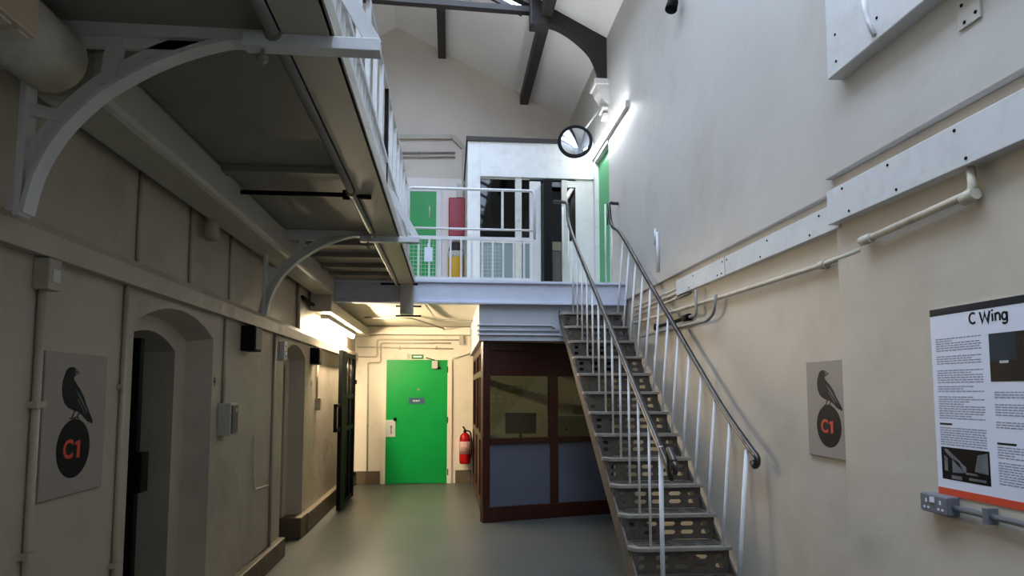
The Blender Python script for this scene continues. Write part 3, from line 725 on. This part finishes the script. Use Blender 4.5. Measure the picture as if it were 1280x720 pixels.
for i in range(1, 15):
    y, z = Yn(i)+.03, Zn(i)
    t = .016 if i == 14 else .0095
    yy = y - .02
    top = railz(yy, HL)
    if i == 14: top = ball.z + .09
    MB().tube([(XHL, yy, z - (.25 if i == 14 else 0)), (XHL, yy, top)], t, 8).build('baluster', M_WHITE, st)
    if i >= 2: MB().tube([(XB-.045, yy, z), (XB-.02, yy, z+.3), (XHR, yy, min(railz(yy, HR), 9) if i < 14 else ballr.z+.06)], .0115 if i < 14 else .016, 8).build('baluster', M_WHITE, st)
for px in (704, 711):
    p = oY(px, 350, 7.62); MB().tube([(p.x, 7.62, LAND), (p.x, 7.62, 3.45 if px > 705 else 3.70)], .010, 8).build('baluster', M_WHITE, st)
for px, zt2 in ((757.5, 3.75), (765.5, 3.45)):
    p = oY(px, 350, 7.62); MB().tube([(p.x, 7.62, LAND), (p.x, 7.62, zt2)], .010, 8).build('baluster', M_WHITE, st)

# ================================================================== ROOF TIMBERS
YT = 8.32
tr = thing('roof_truss', (1.0, YT, 5.4), 'dark roof truss with a curved brace springing from the right wall', 'truss')
def ty(px, py): p = oY(px, py, YT); return p
inner = [ty(749, 108), ty(747, 92), ty(738, 70), ty(722, 53), ty(704, 40), ty(688, 33), ty(672, 32)]
outer = [ty(672, 8), ty(694, 14), ty(716, 28), ty(740, 42), ty(759, 50), ty(761, 106)]
MB().prism([V((p.x, YT-.07, p.z)) for p in bez(inner, 4) + outer], (0, .14, 0)).build('curved_brace', M_TRUSS, tr)
node = ty(674, 18)
MB().box((node.x-.13, YT-.1, node.z-.2), (node.x+.11, YT+.1, node.z+.2)).build('node_block', M_TRUSS, tr, bev=.02)
c0 = ty(664, 13); c1_ = ty(455, 5)
MB().bar((c0.x+.02, YT, c0.z-.01), (XL+.05, YT, c0.z+.05), .10, .075).build('collar', M_TRUSS, tr)
MB().bar((node.x, YT, node.z+.15), (RX, YT, RZ-.08), .12, .2).bar((RX, YT, RZ-.08), (XL, YT, zl(XL)-.08), .12, .2).build('rafter', M_TRUSS, tr)
mb = MB().tube(bez([(node.x-.05, YT, node.z+.2), (node.x-.25, YT, node.z+.28), (node.x-.5, YT, node.z+.55)], 5), .03); mb.build('strut', M_BLACK, tr)
q = oY(655, 120, YF); MB_p = MB().box((q.x-.07, 2.0, zr(q.x)-.16), (q.x+.07, YF, zr(q.x)+.01))
tag(MB_p.build('roof_purlin', M_TRUSS), 'dark roof beam joining the truss node to the far gable', 'roof beam', 'dark roof beams')
q = oY(552.5, 64, YF); 
tag(MB().box((q.x-.065, 4.0, zr(q.x)-.13), (q.x+.065, YF, zr(q.x)+.02)).build('roof_purlin', M_TRUSS), 'dark roof beam above the upper green door, ending on the far gable', 'roof beam', 'dark roof beams')
# corbel under the truss
cb = thing('corbel', (1.95, YT, 4.9), 'pale moulded corbel on the right wall carrying the roof truss', 'corbel')
zc = ty(755, 108).z
MB().box((1.86, YT-.16, zc-.04), (2.06, YT+.16, zc+.04)).build('cap', M_WR, cb, bev=.015)
MB().prism([(2.06, YT-.13, zc-.04), (1.89, YT-.13, zc-.04), (1.92, YT-.13, zc-.12), (2.0, YT-.13, zc-.24), (2.06, YT-.13, zc-.30)], (0, .26, 0)).build('body', M_WR, cb)
MB().box((1.97, YT-.11, zc-.36), (2.06, YT+.11, zc-.32)).box((1.99, YT-.09, zc-.45), (2.06, YT+.09, zc-.40)).build('lower_moulding', M_WR, cb, bev=.01)

# convex mirror
Ym = 8.4
mc = oY(719, 177, Ym); mr_ = 22.5*Ym/820
ax = (V((0, 0, 1.2)) - mc); ax.z = .9; ax.normalize()
mi = thing('convex_mirror', mc, 'round convex mirror with a dark rim hung beside the bright tube lamp', 'mirror')
prof = []
Rr = mr_*2.6
for k in range(9):
    r = mr_*.96*(1-k/8); h = math.sqrt(Rr*Rr - r*r) - math.sqrt(Rr*Rr - (mr_*.96)**2)
    prof.append((max(r, .002), h))
MB().lathe([(mr_*.96, -.01)] + prof, mc, 40, ax).build('dome', M_MIRROR, mi)
MB().lathe([(mr_*.9, -.03), (mr_, -.02), (mr_*1.02, .0), (mr_*1.0, .014), (mr_*.955, .012)], mc, 40, ax).build('rim', M_BLACK, mi)
MB().tube([mc - ax*.03, V((mc.x+.12, Ym+.12, mc.z+.18)), oX(755, 130, 2.05)], .013).build('arm', M_LGREY, mi)

# ================================================================== RIGHT WALL FITTINGS
def sign_board(name, TL, TR_, BL, nrm, label, cat, group=None):
    o = thing(name, (TL+TR_+BL*0)/2, label, cat, group)
    return o
def crow_sign(TL, u, W, H, nrm, label):
    """TL top-left corner as seen, u unit vector to the viewer's right, nrm towards the room"""
    dn = V((0, 0, -1)); o = thing('wing_sign', TL + u*W/2 + dn*H, label, 'sign', 'taupe crow signs')
    mb = MB(); mb.obox(TL, u*W, dn*H, nrm*.014); bd = mb.build('board', M_SIGN, o, bev=.004)
    def pt(x, y, e): return TL + nrm*e + u*((x-50)/272*W) + dn*((y-50)/585*H)
    mb = MB(); c = pt(180, 445, .014); r = .262*W
    mb.prism([c + u*r*math.cos(2*PI*k/40) + dn*r*math.sin(2*PI*k/40) for k in range(40)], nrm*.0012); mb.build('disc', M_INK, o)
    body = [(128,140),(121,165),(119,195),(122,226),(133,258),(150,276),(172,288),(196,296),(214,314),(234,336),(259,349),(259,334),(244,302),(228,268),(214,232),(196,200),(178,176),(166,158),(166,147),(174,142),(191,130),(178,116),(162,107),(146,109),(134,120)]
    body += []
    mb = MB(); mb.prism([pt(x, y, .014) for x, y in body], nrm*.0014)
    for (a, b) in (((178, 286), (166, 320)), ((198, 296), (186, 318))):
        A, B = pt(*a, .0145), pt(*b, .0145); mb.bar(A, B, .006, .002, nrm)
        mb.bar(B, B + u*.02 + dn*.002, .005, .002, nrm); mb.bar(B, B - u*.015, .005, .002, nrm)
    cr = mb.build('crow', M_INK, o)
    mb = MB()
    for a, b in (((176, 200), (214, 270)), ((190, 215), (232, 300)), ((186, 240), (222, 305))): mb.bar(pt(*a, .0158), pt(*b, .0158), .004, .0006, nrm)
    mb.prism([pt(x, y, .0154) for x, y in ((168, 128), (189, 130), (172, 139))], nrm*.0006)
    mb.prism([pt(x, y, .0154) for x, y in ((168, 116), (178, 117), (188, 127), (170, 124))], nrm*.0006)
    mb.build('feather_lines', M_INKG, cr)
    lt = text_mesh('letter', 'C', .098*W/.43, pt(156, 450, .0158), u, V((0, 0, 1)), M_SRED, o, bold=.003)
    MB().prism([pt(x, y, .0155) for x, y in ((184,420),(206,412),(206,486),(193,486),(193,430),(184,433))], nrm*.0012).build('numeral', M_SRED, o)
p0 = oX(1009, 453, 2.075); p1 = oX(1067, 448, 2.075); p2 = oX(1013, 568, 2.075)
W = p0.y - p1.y; TLs = V((XR, p0.y, (p0.z + p1.z)/2))
crow_sign(TLs, V((0,-1,0)), W, TLs.z - p2.z, V((-1,0,0)), 'taupe sign with crow on C1 disc, on the right wall beside the staircase')
p0 = oX(53, 437, XL); p1 = oX(131, 447, XL); p2 = oX(50, 628, XL); p3 = oX(127, 606, XL)
TLs = V((XL, p0.y, (p0.z+p1.z)/2))
crow_sign(TLs, V((0,1,0)), p1.y-p0.y, TLs.z - (p2.z+p3.z)/2, V((1,0,0)), 'taupe sign with crow on C1 disc, on the left wall beside the arched doorway')

# poster
XP = 2.045
a = oX(1163, 388, XP); b = oX(1172, 616, XP)
pw, ph = .60, a.z - b.z
PT = V((XP, a.y, a.z))
po = thing('poster', (XP, a.y - pw/2, b.z), 'large white information poster headed C Wing on the right wall', 'poster')
pu, pd, pn = V((0,-1,0)), V((0,0,-1)), V((-1,0,0))
def pp(x, y, e=.004): return PT + pu*(x*pw) + pd*(y*ph) + pn*e
def prect(mb, x0, y0, x1, y1, e=.004, t=.0006): mb.obox(pp(x0, y0, e), pu*(x1-x0)*pw, pd*(y1-y0)*ph, pn*t); return mb
MB().obox(PT, pu*pw, pd*ph, pn*.004).build('sheet', M_PAPER, po)
prect(MB(), 0, 0, 1, .038).build('top_band', M_NAVY, po)
prect(MB(), 0, .962, 1, 1).build('bottom_band', M_ORANGE, po)
SW = .0085
def stroke(mb, pts, w=SW):
    P = [V((x, y, 0)) for x, y in pts]; n = len(P); L_ = []; R2 = []
    for i in range(n):
        t = (P[min(i+1, n-1)] - P[max(i-1, 0)]).normalized(); nn = V((-t.y, t.x, 0))
        k = 1.0
        if 0 < i < n-1:
            a_ = (P[i]-P[i-1]).normalized(); k = 1/max(.35, abs(a_.dot(t)))
        L_.append(P[i] + nn*w/2*k); R2.append(P[i] - nn*w/2*k)
    f = lambda q: tt + pu*q.x - pd*q.y
    vs = []; fs = []
    for i in range(n): vs += [f(L_[i]), f(R2[i]), f(L_[i]) + pn*.0006, f(R2[i]) + pn*.0006]
    for i in range(n-1):
        b = 4*i; fs += [(b, b+1, b+5, b+4), (b+2, b+6, b+7, b+3), (b, b+4, b+6, b+2), (b+1, b+3, b+7, b+5)]
    fs += [(0, 2, 3, 1), (4*n-4, 4*n-3, 4*n-1, 4*n-2)]
    mb.add(vs, fs)
def arcp(cx, cy, rx, ry, a0, a1, n=14): return [(cx + rx*math.cos(math.radians(a0+(a1-a0)*k/n)), cy + ry*math.sin(math.radians(a0+(a1-a0)*k/n))) for k in range(n+1)]
tt = pp(.5, .105, .0042)
def letter(*strokes):
    mb = MB()
    for q in strokes: stroke(mb, q)
    mb.build('title_letter', M_INK, po)
letter(arcp(-.070, .0215, .0175, .0205, 50, 310))
letter([(-.036, .042), (-.024, 0), (-.012, .036), (0, 0), (.012, .042)])
letter([(.0235, 0), (.0235, .030)], [(.0235, .038), (.0235, .046)])
letter([(.037, 0), (.037, .031)], [(.037, .018)] + arcp(.047, .0185, .010, .0105, 180, 0, 10) + [(.057, 0)])
letter(arcp(.077, .0145, .0105, .0135, 0, 360, 18), [(.0885, .030), (.0885, -.002)] + arcp(.0775, -.003, .011, .010, 0, -150, 10))
def para(mb, x0, x1, y0, y1):
    y = y0
    while y < y1:
        x = x0; end = x1 if random.random() < .8 else x0 + (x1-x0)*random.uniform(.3, .9)
        while x < end-.01:
            w = random.uniform(.018, .05); prect(mb, x, y, min(x+w, end), y+.0055); x += w + .007
        y += .0125
for (y0, y1) in ((.165, .235), (.26, .31), (.335, .40), (.42, .45), (.475, .595), (.64, .735)): tx = MB(); para(tx, .045, .44, y0, y1); tx.build('paragraph', M_TEXT, po)
for (y0, y1) in ((.45, .48), (.51, .57), (.595, .625), (.715, .775), (.79, .90)): tx = MB(); para(tx, .52, .94, y0, y1); tx.build('paragraph', M_TEXT, po)
prect(prect(MB(), .045, .617, .155, .627), .52, .695, .66, .705).build('subheadings', M_INK, po)
p1_ = prect(MB(), .50, .165, .95, .40).build('picture', M_PIC, po)
mb = MB(); prect(mb, .50, .30, .95, .40, .0046); prect(mb, .70, .165, .95, .30, .0046); mb.build('dark_area', M_PICB, p1_)
mb = MB(); prect(mb, .76, .20, .86, .235, .0052); prect(mb, .575, .30, .64, .312, .0052); mb.build('pale_area', M_PICW, p1_)
p2_ = prect(MB(), .045, .745, .455, .915).build('picture', M_PICB, po)
mb = MB()
for q in (((.07,.755),(.10,.755),(.26,.84),(.26,.86),(.25,.87),(.09,.775)), ((.14,.80),(.20,.82),(.24,.87),(.14,.875)), ((.07,.79),(.10,.80),(.10,.87),(.07,.87)),
          ((.36,.77),(.44,.755),(.44,.86),(.33,.855)), ((.26,.865),(.34,.865),(.36,.875),(.25,.875))):
    mb.prism([pp(x, y, .0046) for x, y in q], pn*.0004)
prect(mb, .13, .89, .22, .908, .0046); prect(mb, .28, .89, .42, .902, .0046)
mb.build('pale_area', M_PICG, p2_)

# double socket
a = oX(1152, 618, 2.0); b = oX(1188, 645, 2.0)
a.z += .012; b.z -= .004
so = thing('double_socket', (2.02, (a.y+b.y)/2, b.z), 'grey metal double socket below the poster', 'socket')
MB().box((1.995, b.y, b.z), (2.045, a.y, a.z)).build('box', M_GREYP, so, bev=.006)
MB().box((1.990, b.y+.004, b.z+.004), (1.996, a.y-.004, a.z-.004)).build('face_plate', M_GREYP, so, bev=.002)
w = a.y - b.y; hh = a.z - b.z
for f in (.25, .75):
    y = a.y - w*f; z = b.z + hh*.38
    MB().box((1.988, y-.004, z+.012), (1.991, y+.004, z+.028)).box((1.988, y-.016, z-.012), (1.991, y-.006, z-.004)).box((1.988, y+.006, z-.012), (1.991, y+.016, z-.004)).build('outlet', M_PAPER, so)
MB().box((1.985, a.y-w*.55, b.z+hh*.58), (1.991, a.y-w*.41, b.z+hh*.86)).build('switch', M_PAPER, so)
a = oX(1188, 634, 2.02); b = oX(1282, 648, 2.02)
cn = MB().tube([(2.02, a.y+.01, a.z), (2.02, -1.5, a.z)], .012)
q = oX(1237, 641, 2.02); cn.box((2.0, q.y-.012, a.z-.03), (2.046, q.y+.012, a.z+.03))
tag(cn.build('conduit', M_GREYP), 'grey steel pipe leaving the double socket below the poster', 'pipe')

# pipes on the right wall
def rp_(px, py, X): return oX(px, py, X)
c = MB().tube(fillet([rp_(1213, 210, 2.02), rp_(1217, 240, 2.01), rp_(1078, 302, 2.01)], .04), .017)
e = rp_(1217, 242, 2.01); c.tube([(2.01, e.y+.05, e.z-.01), (2.01, e.y-.01, e.z)], .026); e = rp_(1082, 300, 2.01); c.tube([(2.01, e.y+.03, e.z), (2.01, e.y-.05, e.z)], .024)
tag(c.build('pipe', M_CREAM), 'cream elbowed pipe hanging under the near white cover band on the right wall', 'pipe')
c = MB().tube([rp_(1078, 312, 2.055), rp_(1028, 331, 2.055), rp_(893, 374, 2.055), rp_(793, 404, 2.055)], .015)
e = rp_(1028, 331, 2.055); c.tube([(2.055, e.y-.03, e.z), (2.055, e.y+.03, e.z)], .022)
tag(c.build('pipe', M_CREAM), 'long straight cream pipe on the right wall below the far cover band', 'pipe')
tag(MB().tube(fillet([rp_(895, 368, 2.02), rp_(892, 392, 2.02), rp_(884, 401, 2.02), rp_(833, 412, 2.02), rp_(797, 422, 2.02)], .05), .013).build('pipe', M_GREYPIPE), 'lowest grey pipe bending under the far cover band behind the stair rail', 'pipe')
vp = thing('valve_pipe', rp_(845, 402, 2.05), 'dark valve pipe on the right wall just behind the handrail', 'pipe')
MB().tube(fillet([rp_(870, 362, 2.02), rp_(870, 394, 2.02), rp_(862, 396, 2.02)], .03), .012).build('riser_pipe', M_GREYPIPE, vp)
MB().tube([rp_(866, 395, 2.045), rp_(820, 409, 2.045)], .016).tube([rp_(862, 396, 2.045), rp_(855, 398, 2.045)], .03).build('valve_body', M_BLACK, vp)
e = rp_(820, 409, 2.045); MB().lathe([(.035, -.015), (.035, .015)], e, 14, (1,0,0)).build('valve_wheel', M_BLACK, vp)
for k, (ya_, yb2) in enumerate(((354.5, 384), (360, 389.5), (366, 396))):
    c = MB().tube([rp_(861, ya_, 2.06), rp_(793, yb2, 2.06)], .010)
    e = rp_(847, ya_ + (yb2-ya_)*.2, 2.06); c.tube([(2.06, e.y-.015, e.z), (2.06, e.y+.015, e.z)], .017)
    tag(c.build('conduit', M_CREAM), ('top', 'middle', 'bottom')[k] + ' of three thin parallel pipes at the far end of the white cover band', 'pipe', 'parallel pipes by the cover band')
a = rp_(819, 284, 2.03); b = rp_(822, 340, 2.03)
c = MB().tube([rp_(819, 286, 2.035), rp_(819, 306, 2.035)], .012); c.tube([(2.035, b.y, a.z-.06), (2.035, b.y, b.z)], .016)
tag(c.build('conduit', M_WHITE), 'short white upright pipe stub on the upper right wall above the handrail', 'pipe')
lf = thing('spotlight', oX(842, 3, 1.98), 'dark spotlight on the right wall at the top edge of the picture', 'lamp')
e = oX(842, 3, 1.98); MB().lathe([(.03, 0), (.05, .03), (.055, .12), (.05, .125)], (e.x, e.y, e.z+.03), 16, (-.3, -.2, -1)).build('head', M_BLACK, lf)
MB().tube([(e.x, e.y, e.z+.04), (2.05, e.y, e.z+.10)], .014).build('arm', M_BLACK, lf)
bp_ = oX(1210, 12, 2.0); mbp = MB()
wp_ = MB().box((2.0, bp_.y-.055, bp_.z-.06), (2.012, bp_.y+.055, bp_.z+.06)).build('wall_plate', M_WR, bev=.003)
tag(wp_, 'small bolted wall plate under the high white box on the right wall', 'plate')
for dy, dz in ((-.03, .04), (.03, .035), (-.035, -.03), (.02, -.04)): screw(wp_, (2.0, bp_.y+dy, bp_.z+dz), (-1, 0, 0))

# ================================================================== LEFT WALL FITTINGS
def lw(px, py, off=.015): p = oX(px, py, XL+off); return p
def vpipe(px, py0, py1, r, name, label, group=None, m_=M_WL, z0=None, z1=None, saddles=()):
    p, q = lw(px, py0), lw(px, py1)
    y = lw(px, (py0+py1)/2).y
    za, zb2 = (p.z if z0 is None else z0), (q.z if z1 is None else z1)
    c = MB().tube([(XL+r, y, za), (XL+r, y, zb2)], r, 10)
    for zz in saddles: c.box((XL, y-.03, zz-.012), (XL+2*r+.006, y+.03, zz+.012))
    return tag(c.build(name, m_), label, 'pipe', group), y
_, yj = vpipe(43, 350, 720, .015, 'conduit', 'cream pipe to the left of the left crow sign with a dark clamp', None, M_WL, 1.9, 0.0, (1.45, .9))
cl_ = MB().box((XL, yj-.03, .66), (XL+.05, yj+.03, .69)).box((XL+.03, yj-.012, .63), (XL+.055, yj+.012, .73)).build('pipe_clamp', M_BLACK, bev=.003)
tag(cl_, 'dark clamp low on the cream pipe left of the left crow sign', 'clamp')
jb = thing('junction_box', lw(59, 350), 'grey junction box at the top of the pipe left of the left crow sign', 'box')
a, b = lw(50, 326), lw(68, 350)
MB().box((XL, yj-.04, 1.88), (XL+.06, yj+.04, 2.0)).build('box', M_CONCR, jb, bev=.005)
MB().box((XL+.06, yj-.02, 1.91), (XL+.064, yj+.025, 1.96)).build('cover', M_LGREY, jb)
vpipe(151, 366, 720, .012, 'conduit', 'cream pipe between the left crow sign and the arched doorway', None, M_WL, 2.005, 0.0, (1.52, .7))
_, ys = vpipe(281, 404, 518, .011, 'conduit', 'thin pipe dropping to the switch box past the arched doorway', None, M_WL, 2.005, 1.42)
sb = thing('switch_box', (XL+.03, ys, 1.2), 'pale switch box with a grey cover on the left wall past the first doorway', 'switch')
MB().box((XL, ys-.07, 1.20), (XL+.085, ys+.07, 1.42)).build('box', M_FASC, sb, bev=.006)
MB().box((XL+.085, ys-.055, 1.215), (XL+.095, ys+.06, 1.405)).build('cover', M_DGREY, sb, bev=.003)
MB().box((XL+.095, ys+.0, 1.36), (XL+.099, ys+.025, 1.385)).build('button', M_LGREY, sb)
vpipe(176, 212, 328, .010, 'conduit', 'upright pipe above the plaster band over the arched doorway', None, M_WL, 2.14, 2.62)
vpipe(240, 262, 356, .011, 'conduit', 'upright pipe above the plaster band beside the hanging lamp', None, M_WL, 2.14, 2.62)
vpipe(289, 292, 378, .010, 'conduit', 'upright pipe above the plaster band just past the hanging lamp', None, M_WL, 2.14, 2.62)
vpipe(372, 362, 408, .022, 'conduit', 'thick upright pipe above the band over the second doorway', None, M_WL, 2.12, 2.62)
vpipe(341, 420, 650, .013, 'conduit', 'thin pipe on the left wall just before the second doorway', None, M_WL, 2.005, .17)
# bulkhead lamp hanging on wall
p = lw(253, 282)
hl_ = thing('bulkhead_lamp', (XL+.06, p.y, p.z-.08), 'small brown hanging lamp high on the left wall under the duct', 'lamp')
MB().lathe([(.02, .08), (.03, .05), (.045, .0), (.05, -.06), (.035, -.09)], (XL+.07, p.y, p.z), 16).build('shade', M_CONCR, hl_)
MB().tube([(XL, p.y, p.z+.12), (XL+.05, p.y, p.z+.13), (XL+.07, p.y, p.z+.07)], .01).build('arm', M_CREAM, hl_)
# black boxes on wall
a = lw(295, 403); ye = lw(308, 420).y
eb = thing('alarm_box', (XL+.05, ye, 1.78), 'black alarm box under the plaster band past the first doorway', 'box')
MB().box((XL, ye-.09, 1.80), (XL+.10, ye+.10, 1.99)).build('body', M_BLACK, eb, bev=.006)
MB().box((XL+.10, ye-.07, 1.815), (XL+.108, ye+.085, 1.975)).build('cover', M_DGREY, eb, bev=.003)
ye = 7.55
eb = thing('alarm_box', (XL+.05, ye, 1.78), 'black alarm box past the second doorway near the black gate', 'box')
MB().box((XL, ye-.08, 1.80), (XL+.10, ye+.08, 1.985)).build('body', M_BLACK, eb, bev=.006)
MB().box((XL+.10, ye-.06, 1.82), (XL+.107, ye+.065, 1.97)).build('cover', M_DGREY, eb, bev=.003)
_, yy_ = vpipe(397, 450, 505, .012, 'conduit', 'thin pipe below the black alarm box near the gate', None, M_WL, 1.80, 1.42)
tag(MB().box((XL, yy_-.04, 1.28), (XL+.06, yy_+.05, 1.42)).build('junction_box', M_CONCR, bev=.006), 'small worn box on the wall between the second doorway and the gate', 'box')
# small wire loop
y0_, y1_ = lw(318, 545).y, lw(336, 610).y
tag(MB().tube(fillet([lw(318, 545), lw(318, 612), lw(336, 606)], .03), .007).build('conduit', M_CREAM), 'thin bent wire on the wall between the two doorways', 'wire')
# speckled plate by doorway ten
e = lw(354, 437); pl_ = MB().box((XL, e.y-.10, e.z-.10), (XL+.05, e.y+.02, e.z+.07)).build('junction_box', M_LGREY, bev=.006)
tag(pl_, 'pale perforated box at the top corner of the second doorway', 'box')
for dz in (-.06, -.02, .03): screw(pl_, (XL+.05, e.y-.04, e.z+dz), (1, 0, 0))
# bent dark pipe over the band
tag(MB().tube(fillet([lw(378, 371, .03), lw(386, 378, .04), lw(394, 382, .06), lw(396, 372, .06), lw(402, 368, .06)], .05), .02).build('pipe', M_BLACK), 'dark bent pipe above the plaster band beside the duct step', 'pipe')
# cell numbers painted on wall
e = lw(268, 478, .001); 
o9 = thing('cell_number', e, 'painted number 9 beside the first arched doorway', 'number'); text_mesh('numeral', '9', .085, V((XL+.002, e.y, e.z)), V((0,1,0)), V((0,0,1)), M_INK, o9, bold=.002)
e = lw(389, 480, .001)
o10 = thing('cell_number', e, 'painted number 10 beside the second arched doorway', 'number'); text_mesh('numeral', '10', .085, V((XL+.002, e.y+.0, e.z)), V((0,1,0)), V((0,0,1)), M_INK, o10, bold=.002)
# cell door leaf in the first doorway
cdo = thing('cell_door', (-2.1, 3.90, 0), 'black cell door standing open inside the first arched doorway', 'door')
MB().box((-2.45, 3.87, .01), (-1.735, 3.92, 1.80)).build('leaf', M_BLACK, cdo, bev=.004)
MB().box((-1.80, 3.84, .94), (-1.69, 3.93, 1.16)).build('lock_box', M_BLACK, cdo, bev=.005)
# black gate at the far end
gt = thing('barred_gate', (-1.40, 9.1, 0), 'black barred gate folded open against the left wall near the green door', 'gate')
GX = .075
MB().box((-1.475+GX, 8.48, .02), (-1.425+GX, 8.82, 2.02)).build('stile', M_BLACK, gt, bev=.004)
gm = MB()
for z in (.03, .98, 1.40, 1.95): gm.box((-1.46+GX, 8.80, z), (-1.43+GX, 9.55, z+.06))
gm.box((-1.46+GX, 9.52, .03), (-1.42+GX, 9.6, 2.02)); gm.build('frame', M_BLACK, gt)
for k in range(7):
    y = 8.90 + k*.10; MB().tube([(-1.445+GX, y, .06), (-1.445+GX, y, 1.98)], .011, 8).build('bar', M_STEEL if k in (1, 4) else M_BLACK, gt)
MB().box((-1.475+GX, 8.80, .06), (-1.468+GX, 9.56, 1.96)).build('back_sheet', M_BLACK, gt)
MB().box((-1.48+GX, 8.20, 1.0), (-1.44+GX, 8.24, 1.34)).box((-1.48+GX, 8.20, 1.0), (-1.44+GX, 8.49, 1.04)).box((-1.48+GX, 8.20, 1.30), (-1.44+GX, 8.49, 1.34)).build('lock_keep', M_BLACK, gt)
MB().box((XL, 9.56, .3), (-1.40+GX, 9.6, .36)).box((XL, 9.56, 1.6), (-1.40+GX, 9.6, 1.66)).build('hinge', M_BLACK, gt)

# ================================================================== LIGHT
w = bpy.data.worlds.new('sky'); bpy.context.scene.world = w; w.use_nodes = True
bg = w.node_tree.nodes['Background']; bg.inputs[0].default_value = (.72, .84, 1.0, 1); bg.inputs[1].default_value = 10
pl0 = bpy.data.lights.new('rooflight_portal', 'AREA'); pl0.shape = 'RECTANGLE'; pl0.size = 2.4; pl0.size_y = YS+4.4
po0 = bpy.data.objects.new('rooflight_portal', pl0); C.objects.link(po0); po0.location = (-.15, (YS-4.4)/2, 6.70)
pl0.cycles.is_portal = True
sc = bpy.context.scene
sc.view_settings.view_transform = 'Standard'; sc.view_settings.look = 'None'; sc.view_settings.gamma = 1; sc.view_settings.exposure = 0.0
sc.view_settings.use_curve_mapping = False
sc.cycles.max_bounces = 10; sc.cycles.diffuse_bounces = 6; sc.cycles.transparent_max_bounces = 12
sc.cycles.use_denoising = True; sc.cycles.sample_clamp_indirect = 8
